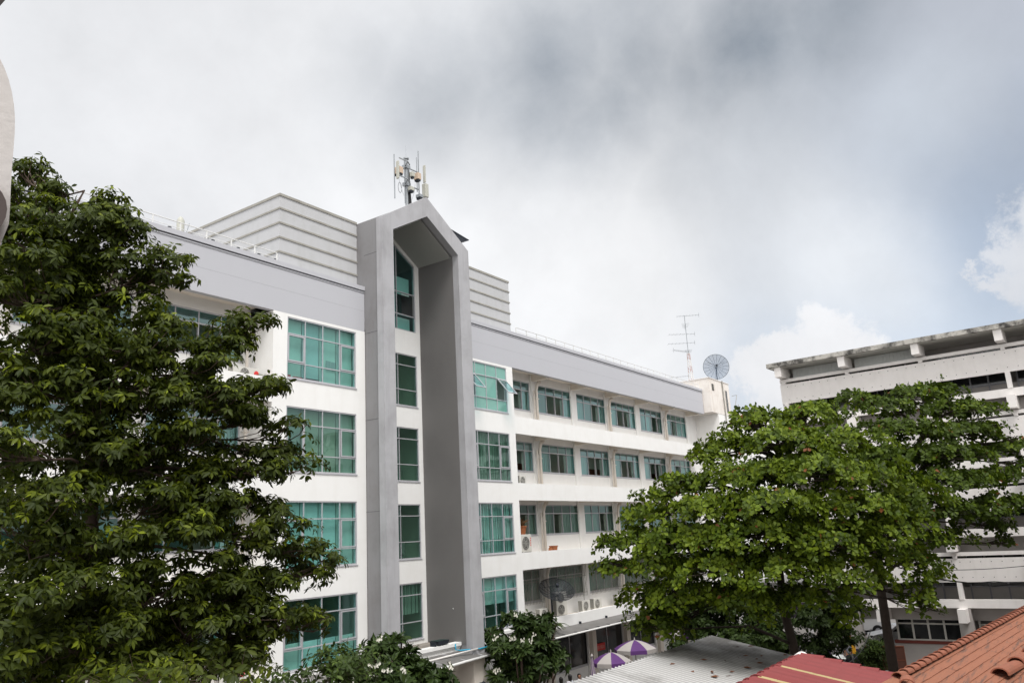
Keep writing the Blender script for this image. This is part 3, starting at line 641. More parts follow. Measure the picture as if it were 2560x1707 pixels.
ta = thing('television_antenna', 'thin lattice television aerial with red and white lower mast on the tank room roof', 'antenna', (65, 26.3, 12.07))
q = MB()
for dx, dy in ((-.22, -.15), (.22, -.15), (0, .22)): q.tube([(65+dx, 26.3+dy, 12.07), (65+dx*.5, 26.3+dy*.5, 14.9)], .03, 5)
for i in range(8):
    z = 12.3+i*.33; k = 1-.5*(z-12.07)/2.8
    q.tube([(65-.22*k, 26.3-.15*k, z), (65+.22*k, 26.3-.15*k, z+.16), (65, 26.3+.22*k, z+.3), (65-.22*k, 26.3-.15*k, z)], .014, 4)
mr_ = mat('red_white_mast', (.6, .56, .54)); t_ = mr_.node_tree; wv = t_.nodes.new('ShaderNodeTexWave'); wv.bands_direction = 'Z'; wv.inputs['Scale'].default_value = .28
tcn = t_.nodes.new('ShaderNodeTexCoord'); t_.links.new(tcn.outputs['Object'], wv.inputs[0]); cr_ = t_.nodes.new('ShaderNodeValToRGB'); cr_.color_ramp.interpolation = 'CONSTANT'
cr_.color_ramp.elements[0].color = (.42, .30, .28, 1); cr_.color_ramp.elements[1].position = .45; cr_.color_ramp.elements[1].color = (.6, .58, .56, 1)
t_.links.new(wv.outputs[0], cr_.inputs[0]); t_.links.new(cr_.outputs[0], t_.nodes['Principled BSDF'].inputs['Base Color'])
q.build('lattice_mast', mr_, ta)
MB().tube([(65, 26.3, 14.8), (65, 26.3, 18.3)], .028, 6).build('pole', 'steel', ta)
for (z, ang, ln, off) in ((18.25, -60, 1.9, .3), (17.45, 25, 1.5, .3), (16.6, -50, 2.3, -.4), (15.8, -55, 2.3, -.5), (15.0, 160, 1.6, 1.0), (15.25, 20, 1.2, .9), (12.9, -70, 1.6, -1.0)):
    q = MB(); d = Vector((math.cos(R(ang)), math.sin(R(ang)), .0)); n_ = Vector((-d.y, d.x, 0)); c = Vector((65, 26.3, z))+d*off
    q.tube([c-d*ln/2, c+d*ln/2], .018, 5)
    for i in range(8):
        e = c+d*(ln*(i/7-.5)); w_ = .35-.02*i; q.tube([e-n_*w_, e+n_*w_], .009, 4)
    q.tube([c+d*ln/2-Vector((0, 0, .2)), c+d*ln/2+Vector((0, 0, .2))], .014, 4)
    q.build('aerial_bar', 'steel', ta)

def dish(label, c, rad, aim, depth, foot, mm, nrib=18, feed=.75):
    t = thing('satellite_dish', label, 'satellite dish', foot)
    aim = Vector(aim).normalized(); rot = aim.to_track_quat('Z', 'Y').to_matrix().to_4x4(); T = Matrix.Translation(c) @ rot
    prof = [(rad*r_, depth*r_*r_) for r_ in (.04, .3, .55, .78, 1)]
    MB().lathe(prof, 36).xf(T).build('mesh_reflector', mm, t, smooth=True)
    q = MB()
    for k in range(nrib):
        a = 2*math.pi*k/nrib; q.tube([(r_*math.cos(a), r_*math.sin(a), z-.012) for r_, z in prof], rad*.013, 4)
    q.xf(T).build('rib', 'dark', t)
    MB().tube([(rad*math.cos(a*math.pi/18), rad*math.sin(a*math.pi/18), depth) for a in range(37)], rad*.014, 5).tube([(rad*.55*math.cos(a*math.pi/18), rad*.55*math.sin(a*math.pi/18), depth*.3-.01) for a in range(37)], rad*.006, 4).xf(T).build('rim', 'dark', t)
    q = MB()
    for k in range(3): a = 2*math.pi*k/3+.5; q.tube([(rad*.8*math.cos(a), rad*.8*math.sin(a), depth*.64), (.03*math.cos(a), .03*math.sin(a), rad*feed)], rad*.011, 4)
    q.lathe([(0, -.06), (.09, -.06), (.09, .09), (.05, .12), (0, .12)], 12, (0, 0, rad*feed)); q.xf(T).build('feed_horn', 'dark', t)
    MB().tube([foot, (foot[0], foot[1], c[2]-.12)], .045, 8).tube([(foot[0], foot[1], c[2]-.12), tuple(Vector(c)-aim*.05)], .06, 8).build('post', 'dark', t)
    return t
dc = onY(1650+627/4.48, 750+750/4.48, 24.6)
dish('round wire mesh satellite dish standing on the white tank room roof', (dc.x, dc.y, dc.z), dc.length*141/4.48/F*.97, (-.9, -.42, -.02), .16, (dc.x+.1, dc.y+.05, 12.07), 'mesh')
d2_ = onY(1389, 1482, 24.9)
dish('dark upturned satellite dish above the lowest balcony in front of barred windows', (d2_.x, d2_.y, d2_.z-.1), .98, (-.42, -.55, 1.0), .38, (d2_.x-.05, d2_.y+.25, -4.32), 'meshdark', 16, .62)

# ================================================================ THINGS ON THE BALCONIES
def ac_unit(label, x, y, z, w=.8, h=.6, d=.32, rz=0, fans=1, sticker=False, side=False, group='outdoor air conditioning units'):
    t = thing('air_conditioner', label, 'air conditioner', (x, y, z), rz, group, local=True)
    MB().box(-w/2, w/2, -d/2, d/2, .04, h).build('casing', 'acwhite', t, bevel=.015)
    q = MB().box(-w/2+.06, -w/2+.14, -d/2, d/2, 0, .04).box(w/2-.14, w/2-.06, -d/2, d/2, 0, .04); q.build('foot', 'dark', t)
    for i in range(fans):
        zc = .04+(h-.04)*(i+.5)/fans; rr = min(w*.36, (h-.04)/fans*.42); xc = -w*.08
        q = MB().lathe([(0, 0), (rr, 0), (rr, .01), (0, .01)], 24); q.xf(Matrix.Translation((xc, -d/2-.004, zc)) @ Matrix.Rotation(R(90), 4, 'X')); f_ = q.build('fan_grille', 'grille', t)
        q = MB()
        for rr2 in (rr*.3, rr*.55, rr*.8, rr): q.tube([(xc+rr2*math.cos(a*math.pi/10), -d/2-.02, zc+rr2*math.sin(a*math.pi/10)) for a in range(21)], .006, 4)
        for a in range(6): q.tube([(xc, -d/2-.02, zc), (xc+rr*math.cos(a*math.pi/3), -d/2-.02, zc+rr*math.sin(a*math.pi/3))], .005, 4)
        q.build('guard_ring', 'acwhite', f_)
    q = MB()
    for i in range(int(h*18)): q.box(-w/2-.006, -w/2-.001, -d/2+.03, d/2-.03, .1+i*.05, .12+i*.05)
    q.build('side_louvre', 'grille', t)
    if sticker:
        q = MB().lathe([(0, 0), (.11, 0), (.11, .004), (0, .004)], 20); q.xf(Matrix.Translation((w/2-.14, -d/2-.006, h*.6)) @ Matrix.Rotation(R(90), 4, 'X')); q.build('round_sticker', 'red', t)
    return t
zf = -4.30
p = onY(1200+712/3.432, 1250+900/3.432, 25.35)
ac_unit('tall white two fan air conditioner behind the dark satellite dish', p.x-.1, 25.5, zf, .85, 1.3, .34, R(-12), 2)
for lab, px, w_ in (('small cream air conditioner left of its twin on the lowest balcony', 885, .82), ('small cream air conditioner right of its twin on the lowest balcony', 985, .82),
                  ('cream air conditioner at the edge of the almond tree leaves', 1185, .85), ('cream air conditioner half hidden by almond tree leaves', 1245, .8)):
    p = onY(1200+px/3.432, 1250+880/3.432, 25.3); ac_unit(lab, p.x+.1, 25.3, zf, w_, .62, .32, R(-3))
p = onY(1200+560/3.432, 1250+930/3.432, 25.2); ac_unit('grey air conditioner low behind the frangipani top', p.x-.2, 25.3, zf, .8, .6)
p = onY(1200+390/3.432, 1250+445/3.432, 25.1)
t = ac_unit('white box air conditioner with red writing under a flower pot', p.x, 25.2, -.72, .95, .95, .4, 0, 1)
q = MB()
for i in range(4): q.box(.36, .43, -.203, -.2045, .7-.12*i, .78-.12*i)
q.build('red_writing', 'red', t)
p2_ = onY(1200+378/3.432, 1250+330/3.432, 25.2)
pt = thing('flower_pot', 'brown pot with dry spiky plant on top of the balcony air conditioner', 'potted plant', (p2_.x-.15, 25.2, .23))
MB().lathe([(0, 0), (.17, 0), (.25, .38), (.28, .38), (.28, .44), (.22, .44), (.2, .38), (0, .38)], 16, (p2_.x-.15, 25.2, .232)).build('pot', 'terracotta', pt, smooth=False)
q = MB()
for i in range(46):
    a = rng.random()*6.28; t1 = rng.random()*.5+.25; c = Vector((p2_.x-.15, 25.2, .62))
    tip = c+Vector((math.cos(a)*t1*.9, math.sin(a)*t1*.6, .15+rng.random()*.35)); mid = c.lerp(tip, .5)+Vector((0, 0, .12))
    q.tube([c, mid, tip], [.02, .02, .004], 3)
q.build('plant', mat('dry_brown_leaf', (.16, .09, .04)), pt)
p = onY(1200+632/3.432, 1250+420/3.432, 24.9)
pl = thing('planter', 'small orange terracotta planter on the white balcony ledge', 'flower pot', (p.x, 24.9, -.75))
MB().prism([(p.x-.16, -.75), (p.x+.16, -.75), (p.x+.24, -.50), (p.x-.24, -.50)], 24.78, 25.02).build('pot', 'terracotta', pl)
MB().prism([(p.x-.26, -.50), (p.x+.26, -.50), (p.x+.26, -.45), (p.x-.26, -.45)], 24.76, 25.04).build('rim', 'terracotta', pl)
MB().prism([(p.x-.4, -.72), (p.x-.2, -.72), (p.x-.2, -.52), (p.x-.35, -.55)], 24.8, 25.0).build('drip_tray', 'terracotta', pl)
p = onY(1250+148/2.851, 750+1280/2.851, 25.0)
ac_unit('little grille faced air conditioner low on the right fourth floor balcony', p.x, 25.0, 2.74, .6, .58, .3)
p = onY(400+560/2.851, 450+1365/2.851, 25.0)
ac_unit('white air conditioner with round red sticker on the top left balcony', p.x+.3, 25.1, 6.28, 1.15, .5, .35, 0, 1, True)
p = onY(150+1345/3.136, 1450+730/3.136, 24.9)
ac_unit('white air conditioner with round red sticker low behind the left tree', p.x, 25.0, p.z-.5, 1.0, .75, .35, 0, 1, True)
tk = thing('water_tank', 'little cream water tank behind the left roof railing', 'tank', (0, 0, 0))
p = onY(400+145/2.851, 450+345/2.851, 26); tk.location = (p.x, 26, 10.4)
MB().lathe([(0, 10.42), (.14, 10.42), (.14, p.z+.3), (.08, p.z+.42), (0, p.z+.48)], 14, (p.x, 26, 0)).build('tank_body', 'palebox', tk, smooth=True)
MB().tube([(p.x+.2, 26, 11.6), (p.x+.35, 26, p.z+.3)], .02, 5).build('pipe', 'steel', tk)

# ================================================================ RIGHT HAND BUILDING
TH = R(3.166); K2 = 49.5
e1 = Vector((math.cos(TH), -math.sin(TH), 0)); e2 = Vector((math.sin(TH), math.cos(TH), 0))
b0 = e1*K2+e2*10
B2 = thing('apartment_block', 'long pinkish white concrete block with weathered roof edge behind the almond trees', 'building', (b0.x, b0.y, G), -TH, local=True)
ZO = -G
def b2(q, o0, o1, s0, s1, z0, z1): return q.box(o0, o1, s0-10, s1-10, z0+ZO, z1+ZO)
SE, SR = 17.67, -14
bs = [17.58-.175, 13.53, 9.43, 5.28, 1.15, -2.98, -7.1, -11.2]
b2(MB(), .1, 14, SR, 17.9, 9.64, 9.88).build('roof_slab', 'acwhite', B2)
b2(b2(MB(), -.12, .098, SR, 18.04, 9.63, 9.9), .1, 14, 17.902, 18.04, 9.63, 9.9).build('roof_edge', 'weath', B2)
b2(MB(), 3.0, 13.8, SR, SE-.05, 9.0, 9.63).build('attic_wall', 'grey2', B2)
q = MB()                                     # corrugated siding in the left bays under the roof
for a, b in ((bs[0]-.4, bs[1]+.3), (bs[1]-.35, bs[2]+.3)):
    n = 34
    for i in range(n):
        s = b+(a-b)*i/n; q.box(1.6 if i % 2 else 1.56, 1.7, s-10, s+(a-b)/n-10, 8.95+ZO, 9.62+ZO)
    q.build('corrugated_siding', 'siding', B2); q = MB()
pass
for s in bs: b2(MB(), 0, 1.6, s-.2, s+.2, 9.0, 9.637).build('roof_beam', 'white2', B2)
for k in range(4):
    dz = -3.63*k
    b2(MB(), .9, 1.05, SR, SE, 7.39+dz, 8.62+dz).build('concrete_band', 'white2', B2)
    b2(MB(), .9, 1.1, SR, SE, 8.75+dz, 8.94+dz).build('rail_beam', 'white2', B2)
    for s in bs:
        b2(MB(), .86, 1.1, s-.1, s+.1, 8.623+dz, 8.747+dz).build('short_post', 'white2', B2)
        b2(MB(), .86, 1.15, s-.12, s+.12, 6.503+dz, 7.387+dz).build('post', 'white2', B2)
    q = MB(); n = int((SE-SR)/.5)
    for i in range(n):
        for z in (7.62, 8.42): b2(q, .893, .899, SR+i*.5+.2, SR+i*.5+.235, z+dz, z+.035+dz)
    q.build('drain_hole', 'black', B2)
    b2(MB(), .9, 1.1, SR, SE, 6.06+dz, 6.50+dz).build('floor_band', 'white2', B2)
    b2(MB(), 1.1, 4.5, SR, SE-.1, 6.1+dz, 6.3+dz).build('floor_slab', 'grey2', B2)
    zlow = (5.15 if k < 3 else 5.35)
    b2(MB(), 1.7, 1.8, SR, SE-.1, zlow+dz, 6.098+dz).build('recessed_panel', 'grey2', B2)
    for s in bs[1:]: b2(MB(), .12, 1.7, s-.2, s+.2, 5.37+dz, 6.055+dz).build('beam', 'white2', B2)
    # windows behind the opening
    for i in range(len(bs)-1):
        a, b = bs[i+1]+.25, bs[i]-.25
        w = MB()
        n = 4
        for j in range(n+1): s = a+(b-a)*j/n; b2(w, 2.55, 2.62, s-.04, s+.04, 6.3+dz, 9.0+dz)
        b2(w, 2.56, 2.61, a, b, 7.0+dz, 7.08+dz)
        wo = w.build('window', 'aludark', B2)
        q = MB()
        if k == 3 or (i + k) % 3: b2(q, 2.60, 2.605, a, b, 7.04+dz, 9.0+dz)
        else: b2(q, 2.60, 2.605, a+(b-a)*.25, b, 7.04+dz, 9.0+dz)
        q.build('pane', 'carglass', wo)
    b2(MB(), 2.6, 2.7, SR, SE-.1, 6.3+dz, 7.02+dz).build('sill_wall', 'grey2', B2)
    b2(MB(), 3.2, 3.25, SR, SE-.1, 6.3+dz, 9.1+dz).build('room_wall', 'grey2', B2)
b2(MB(), 1.05, 13.5, SE-.1, SE+.02, -4.9, 9.6).build('end_wall', 'white2', B2)
b2(MB(), 13.3, 13.6, SR, SE-.1, -4.9, 9.6).build('rear_wall', 'white2', B2)
b2(MB(), 1.8, 13.3, SR, SE-.1, -5.0, -4.85).build('car_park_ceiling', 'grey2', B2)
# ground floor
dpp = mat('dark_purple_paint', (.035, .02, .06))
for s in bs[2:]+[15.2, 17.3]: b2(MB(), .9, 1.4, s-.32, s+.32, G+.0, -4.85).build('ground_column', 'grey2', B2)
for s in [15.2, 17.3]: b2(MB(), .88, 1.42, s-.34, s+.34, G+.002, -7.1).build('painted_column_base', dpp, B2)
b2(MB(), 2.0, 2.2, SR, 13.45, G, -6.85).build('ground_wall', 'grey2', B2)
b2(MB(), 1.96, 2.24, SR, 13.45, -6.848, -6.68).build('red_sill_band', mat('red_brown_band', (.17, .045, .035)), B2)
for a, b in ((9.95, 13.2), (5.7, 9.0), (1.6, 4.9), (-2.5, .8)):
    w = MB()
    for j in range(5): s = a+(b-a)*j/4; b2(w, 2.0, 2.1, s-.05, s+.05, -6.68, -5.35)
    for z in (-6.64, -5.78, -5.37): b2(w, 2.01, 2.09, a, b, z-.04, z+.04)
    wo = w.build('window', 'acwhite', B2); b2(MB(), 2.05, 2.055, a, b, -6.6, -5.37).build('pane', 'carglass', wo)
b2(MB(), 2.0, 2.2, SR, 13.45, -5.35, -4.9).build('lintel', 'grey2', B2)
b2(MB(), 3, 3.1, SR, 13.4, G, -5.0).build('ground_room_wall', 'grey2', B2)
# low annexe between the two buildings
lk = thing('annexe', 'low white annexe with purple base between the two tall buildings', 'building', (63, 20, G))
MB().box(66, 80, 19.5, 23.8, G, -4.6).build('wall', 'white2', lk); MB().box(65.95, 80.05, 19.45, 23.79, -7.0, -5.9).build('purple_band', 'purple', lk)
MB().box(65.5, 80.5, 19.1, 23.85, -4.597, -4.35).build('roof', 'awning', lk)
def cable(name, label, pts, r_, sag):
    q = MB()
    for (a, b) in zip(pts[:-1], pts[1:]):
        a, b = Vector(a), Vector(b); q.tube([a.lerp(b, t/10)-Vector((0, 0, sag*4*(t/10)*(1-t/10))) for t in range(11)], r_, 5)
    return tag(q.build(name, 'black'), label, 'cable')
c1 = at(2245, 1420, 40); c2 = at(2700, 1395, 36)
cable('power_cable', 'single black cable crossing the white block above the thicker bundle', [c1, c2], .016, .25)
c1 = at(2340, 1446, 39); c2 = at(2720, 1440, 36)
q = MB()
for i in range(5):
    a, b = Vector(c1)+Vector((0, 0, .05*i-.1)), Vector(c2)+Vector((0, .03*i, .06*i-.1)); q.tube([a.lerp(b, t/10)-Vector((0, 0, (.1+.1*i)*4*(t/10)*(1-t/10)))+Vector((0, 0, .04*math.sin(t*2+i))) for t in range(11)], .014, 5)
tag(q.build('cable_bundle', 'black'), 'thick bundle of black cables crossing the white block by the almond tree', 'cable')
c1 = onX(1900+100/8.4+140, 1661, 16.2)
cable('rope', 'slack pale rope from the red tiled roof up to the car park', [at(2065, 1660, 17), at(2178, 1572, 24)], .012, .35)

# ================================================================ NEAR ROOFS
MR = thing('metal_roof', 'pale corrugated metal roof with fallen leaves beside the red tiled roof', 'roof', (28, 12.5, G))
X0, X1, Y1, Y0 = 17.0, 35.0, 14.5, 10.0; ZA, ZB = -4.5, -5.42; pit = .25; nC = int((X1-X0)/pit); q = MB()
prof = [(.025*j, .045*math.cos(j*math.pi/5)) for j in range(10)]; row = []
for i in range(nC):
    for a, h in prof: row.append((X0+i*pit+a, h))
row.append((X1, 0)); n = len(row)
q.add([(x, Y1, ZA+h) for x, h in row]+[(x, Y0, ZB+h) for x, h in row], [(i, i+1, n+i+1, n+i) for i in range(n-1)])
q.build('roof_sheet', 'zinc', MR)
MB().box(X0, X1, Y1-.14, Y1-.06, ZA-.2, ZA-.05).box(X0, X1, Y0+.1, Y0+.2, ZB-.2, ZB-.05).build('purlin', 'steel', MR)
q = MB()
for x in (20, 25, 30, 34.6):
    for y, z in ((14.3, ZA-.1), (10.3, ZB-.1)): q.box(x-.05, x+.05, y-.05, y+.05, G, z)
q.build('post', 'steel', MR)
q = MB()
for px, py in ((1680, 1610), (1682, 1663), (1760, 1652), (1781, 1683), (1779, 1681), (1788, 1694), (1831, 1682), (1823, 1693), (1845, 1646), (1865, 1642), (1878, 1618), (1943, 1631), (1963, 1640), (1904, 1642), (1892, 1650), (1866, 1671), (1870, 1672), (1844, 1620), (1900, 1660), (1815, 1655), (1732, 1682)):
    p = at(px, py, 1); # intersect with the roof plane
    s = (ZB-ZA)/(Y0-Y1); t = (ZA-s*Y1)/(p.z-s*p.y); c = p*t
    a = rng.random()*6.28; l = .10+.07*rng.random(); d = Vector((math.cos(a), math.sin(a), .0)); n_ = Vector((-d.y, d.x, 0)); up = Vector((0, 0, .06))
    q.add([c-d*l+up, c+n_*l*.45+up*1.5, c+d*l+up, c-n_*l*.45+up*.9], [(0, 1, 2, 3)])
tag(q.build('fallen_leaves', 'litter'), 'brown fallen leaves scattered on the corrugated metal roof', 'leaves', kind='stuff')
# red tile roof : ridge along X
RR = thing('red_roof', 'red tiled gable roof with two yellow translucent strips', 'roof', (13, 4.8, -3))
k = 2.3/5.0; yr, xe, zr = 10.505*k, 33.96*k, -5.0*k
rx0 = 9.5; ez = onX(2275, 1700, xe); slope = (ez.z-zr)/(ez.y-yr)
def red(q, x0, x1, off=0, step=.30, amp=.06):
    n = max(1, round((x1-x0)/step)); rows = 12; y_end = yr-3.3
    pts = []
    for i in range(n):
        for a, h in ((0, 0), (.12, 0), (.3, 1), (.5, .35), (.72, .35), (.88, 1)): pts.append((x0+(i+a)*(x1-x0)/n, h*amp))
    pts.append((x1, 0)); m_ = len(pts)
    for r_ in range(rows):
        ya, yb = yr-.05-(3.3)*r_/rows, yr-.05-3.3*(r_+1)/rows
        za, zb = zr+slope*(ya-yr)+off, zr+slope*(yb-yr)+off+.003
        q.add([(x, ya, za+h) for x, h in pts]+[(x, yb, zb+h) for x, h in pts], [(i, i+1, m_+i+1, m_+i) for i in range(m_-1)])
q = MB(); strips = []
for px in (1990, 1940): p = onY(px, 1662 if px == 1990 else 1690, yr-.35); strips.append(p.x)
xs_ = [rx0]
for s_ in sorted(strips): xs_ += [s_-.14, s_+.14]
xs_.append(xe)
for i in range(0, len(xs_), 2): red(q, xs_[i], xs_[i+1])
q.build('tile_slope', 'redroof', RR)
for s_ in strips:
    q = MB(); red(q, s_-.136, s_+.136, .01, .14, .012); q.build('translucent_strip', 'yellow', RR)
q = MB(); st_ = .33; n = int((xe-rx0)/st_)
def cap(q, a, b, up, r0, r1, nseg=9):
    a, b = Vector(a), Vector(b); d = (b-a).normalized(); up = Vector(up); s_ = d.cross(up).normalized(); up = s_.cross(d)
    o = len(q.v)
    for p, r_ in ((a, r0), (b, r1)):
        for ri in (r_, r_*.82):
            for i in range(nseg): t = math.pi*i/(nseg-1); q.v.append(tuple(p+s_*math.cos(t)*ri+up*math.sin(t)*ri*.8))
    m_ = nseg
    for i in range(m_-1):
        q.f.append((o+i, o+i+1, o+2*m_+i+1, o+2*m_+i)); q.f.append((o+m_+i, o+3*m_+i, o+3*m_+i+1, o+m_+i+1))
        q.f.append((o+i, o+m_+i, o+m_+i+1, o+i+1)); q.f.append((o+2*m_+i, o+2*m_+i+1, o+3*m_+i+1, o+3*m_+i))
for i in range(n): x = xe-.33-i*st_; cap(q, (x-.04, yr, zr-.055), (x+st_, yr, zr-.065), (0, 0, 1), .115, .09)
q.build('ridge_cap', 'redroof', RR)
q = MB(); ln = 3.3; nn_ = 11
for i in range(nn_):
    ya, yb = yr-.1-ln*i/nn_, yr-.1-ln*(i+1.12)/nn_
    cap(q, (xe+.0, ya, zr+slope*(ya-yr)-.01), (xe+.0, yb, zr+slope*(yb-yr)+.01), (0, 0, 1), .075, .095)
q.build('verge_cap', 'redroof', RR)
cap(qq := MB(), (xe-.05, yr, zr-.05), (xe+.12, yr-.02, zr-.06), (0, 0, 1), .10, .13); qq.build('mortar_end_cap', 'white2', RR)
MB().box(rx0, xe-.15, yr-2.9, yr-2.7, G, zr-1.1).box(rx0, xe-.15, yr+.1, yr+.25, G, zr-.35).build('supporting_wall', 'cream', RR)
# orange clay roof
k = .35; oa = Vector((24.0, 4.97, -4.0))*k; ob = Vector((41.76, 3.17, -4.0))*k
od = (ob-oa).normalized(); on = Vector((od.y, -od.x, 0)).normalized()
if on.y > 0: on = -on
OR = thing('clay_tile_roof', 'weathered orange clay tile roof sloping away in the bottom right corner', 'roof', (oa.x+2, oa.y-1, -3))
osl = -.42; A0 = oa-od*1.0; LN = 9.0
q = MB(); rows = 17; cw = .16; nc = int(LN/cw); q.v = []
for r_ in range(rows):
    y0_, y1_ = .075*r_-.02, .075*(r_+1)
    for c in range(nc):
        s = c*cw+(cw/2 if r_ % 2 else 0); jl = rng.normal()*.0015; js = 0; lift = .010+abs(rng.normal())*.002
        if rng.random() < .006: lift += .012
        p0 = A0+od*(s+js)+on*y0_+Vector((0, 0, osl*y0_)); p1 = A0+od*(s+cw-.0005+js)+on*y0_+Vector((0, 0, osl*y0_))
        yy = y1_+.012+jl
        p2 = A0+od*(s+cw-.0005+js)+on*yy+Vector((0, 0, osl*yy+lift)); p3 = A0+od*(s+js)+on*yy+Vector((0, 0, osl*yy+lift)); dn = Vector((0, 0, -.013))
        q.add([p0, p1, p2, p3, p2+dn, p3+dn], [(0, 1, 2, 3), (3, 2, 4, 5)])
tm = mat('clay_tile', (.31, .13, .078), rough=.85, dirt=.4, dirt_col=(.27, .11, .07), dirt_scale=4, bump=.35, bscale=40)
tt = tm.node_tree; mp = tt.nodes.new('ShaderNodeMapping'); tcn = tt.nodes.new('ShaderNodeTexCoord'); tt.links.new(tcn.outputs['Object'], mp.inputs[0]); mp.inputs['Scale'].default_value = (.9, 16, 16); mp.inputs['Rotation'].default_value = (0, 0, R(5.8))
nz_ = tt.nodes.new('ShaderNodeTexNoise'); nz_.inputs['Scale'].default_value = 1.6; nz_.inputs['Detail'].default_value = 8; nz_.inputs['Roughness'].default_value = .7; tt.links.new(mp.outputs[0], nz_.inputs[0])
rr_ = tt.nodes.new('ShaderNodeMapRange'); tt.links.new(nz_.outputs[0], rr_.inputs[0]); rr_.inputs[1].default_value = .53; rr_.inputs[2].default_value = .62; rr_.inputs[4].default_value = .7
mxn = tt.nodes.new('ShaderNodeMixRGB'); tt.links.new(rr_.outputs[0], mxn.inputs[0]); pb = tt.nodes['Principled BSDF']; old = pb.inputs['Base Color'].links[0].from_socket
tt.links.new(old, mxn.inputs[1]); mxn.inputs[2].default_value = (.10, .07, .06, 1); tt.links.new(mxn.outputs[0], pb.inputs['Base Color'])
q.build('tile_slope', tm, OR)
q = MB(); ed = (oa-A0).length
for i in range(44):
    s = ed-.05+i*.20; a = A0+od*s+on*.02; cap(q, a+Vector((0, 0, .012)), a+od*.215+Vector((0, 0, .0)), (0, 0, 1), .054, .043)
q.build('ridge_cap', 'ridgetile', OR)
pn = od.cross(on+Vector((0, 0, osl))).normalized()
def onroof(x, y): d = ray(x, y); return d*(oa.dot(pn)/d.dot(pn))
na, nb = onroof(2503, 1693), onroof(2551, 1658); nd = (nb-na).normalized(); q = MB()
for i in range(3): cap(q, na+nd*(.8*i-.03)+Vector((0, 0, .03)), na+nd*.8*(i+1)+Vector((0, 0, .0)), (0, 0, 1), .09, .078)
q.build('near_ridge_cap', 'ridgetile', OR)
e = A0+od*(ed-.04)+on*.10; cap(q := MB(), e+Vector((0, 0, -.01)), e-od*.12+on*.03+Vector((0, 0, -.03)), (0, 0, 1), .06, .066); q.build('broken_cap', 'ridgetile', OR)
q = MB(); c1 = A0+on*.15; c2 = A0+od*LN+on*.15; c3 = A0+od*LN+on*1.3; c4_ = A0+on*1.3
q.add([(v_.x, v_.y, z) for z in (G, -2.05) for v_ in (c1+od*.9, c2, c3, c4_+od*.9)], [(0, 1, 5, 4), (1, 2, 6, 5), (2, 3, 7, 6), (3, 0, 4, 7), (4, 5, 6, 7)]).build('supporting_wall', 'cream', OR)
VB = thing('viewing_building', 'pale school block standing behind the viewer', 'building', (10, -9, G))
MB().box(-40, 60, -16, -5, G, 5.5).build('wall', 'white2', VB); MB().box(-40.4, 60.4, -16.4, -4.4, 5.503, 5.8).build('roof', 'weath', VB)
for z in (-7, -3.4, .2, 3.2):
    MB().box(-39, 59, -4.998, -4.96, z, z+1.6).build('window', 'carglass', VB)
# curved concrete fin beside the viewer
fn = thing('concrete_fin', 'curved pale concrete fin at the left edge close to the viewer', 'wall', tuple(at(-60, 400, 2.6)))
def fin(q, pts, d0, d1):
    n = len(pts); q.add([at(x, y, d0) for x, y in pts]+[at(x, y, d0)+CF*(d1-d0)+CR*(-(d1-d0)*1.0) for x, y in pts],
          [tuple(range(n)), tuple(range(2*n-1, n-1, -1))]+[(i, i+n, (i+1) % n+n, (i+1) % n) for i in range(n)]); return q
out_ = [(-260, 60), (-120, 80), (-40, 112), (0, 148), (12, 172), (22, 200), (30, 232), (35, 262), (37.5, 295), (37, 330), (34, 372), (30, 420), (27, 470), (25, 520), (22, 560), (-10, 640), (-120, 700), (-260, 720)]
fin(MB(), out_, 2.6, 2.9).build('fin_face', 'white2', fn)
arc = [(-80+98*math.cos(t), 522+82*math.sin(t)*1.0) for t in [i*math.pi/12-math.pi/2 for i in range(13)]]
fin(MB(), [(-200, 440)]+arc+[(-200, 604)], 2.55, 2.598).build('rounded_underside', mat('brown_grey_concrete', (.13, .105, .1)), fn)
fin(MB(), [(-60, -60), (40, -60), (14, 0), (0, 12), (-60, 60)], 2.6, 2.9).build('fin_tip', mat('dark_shaded_eave', (.08, .07, .07)), fn)

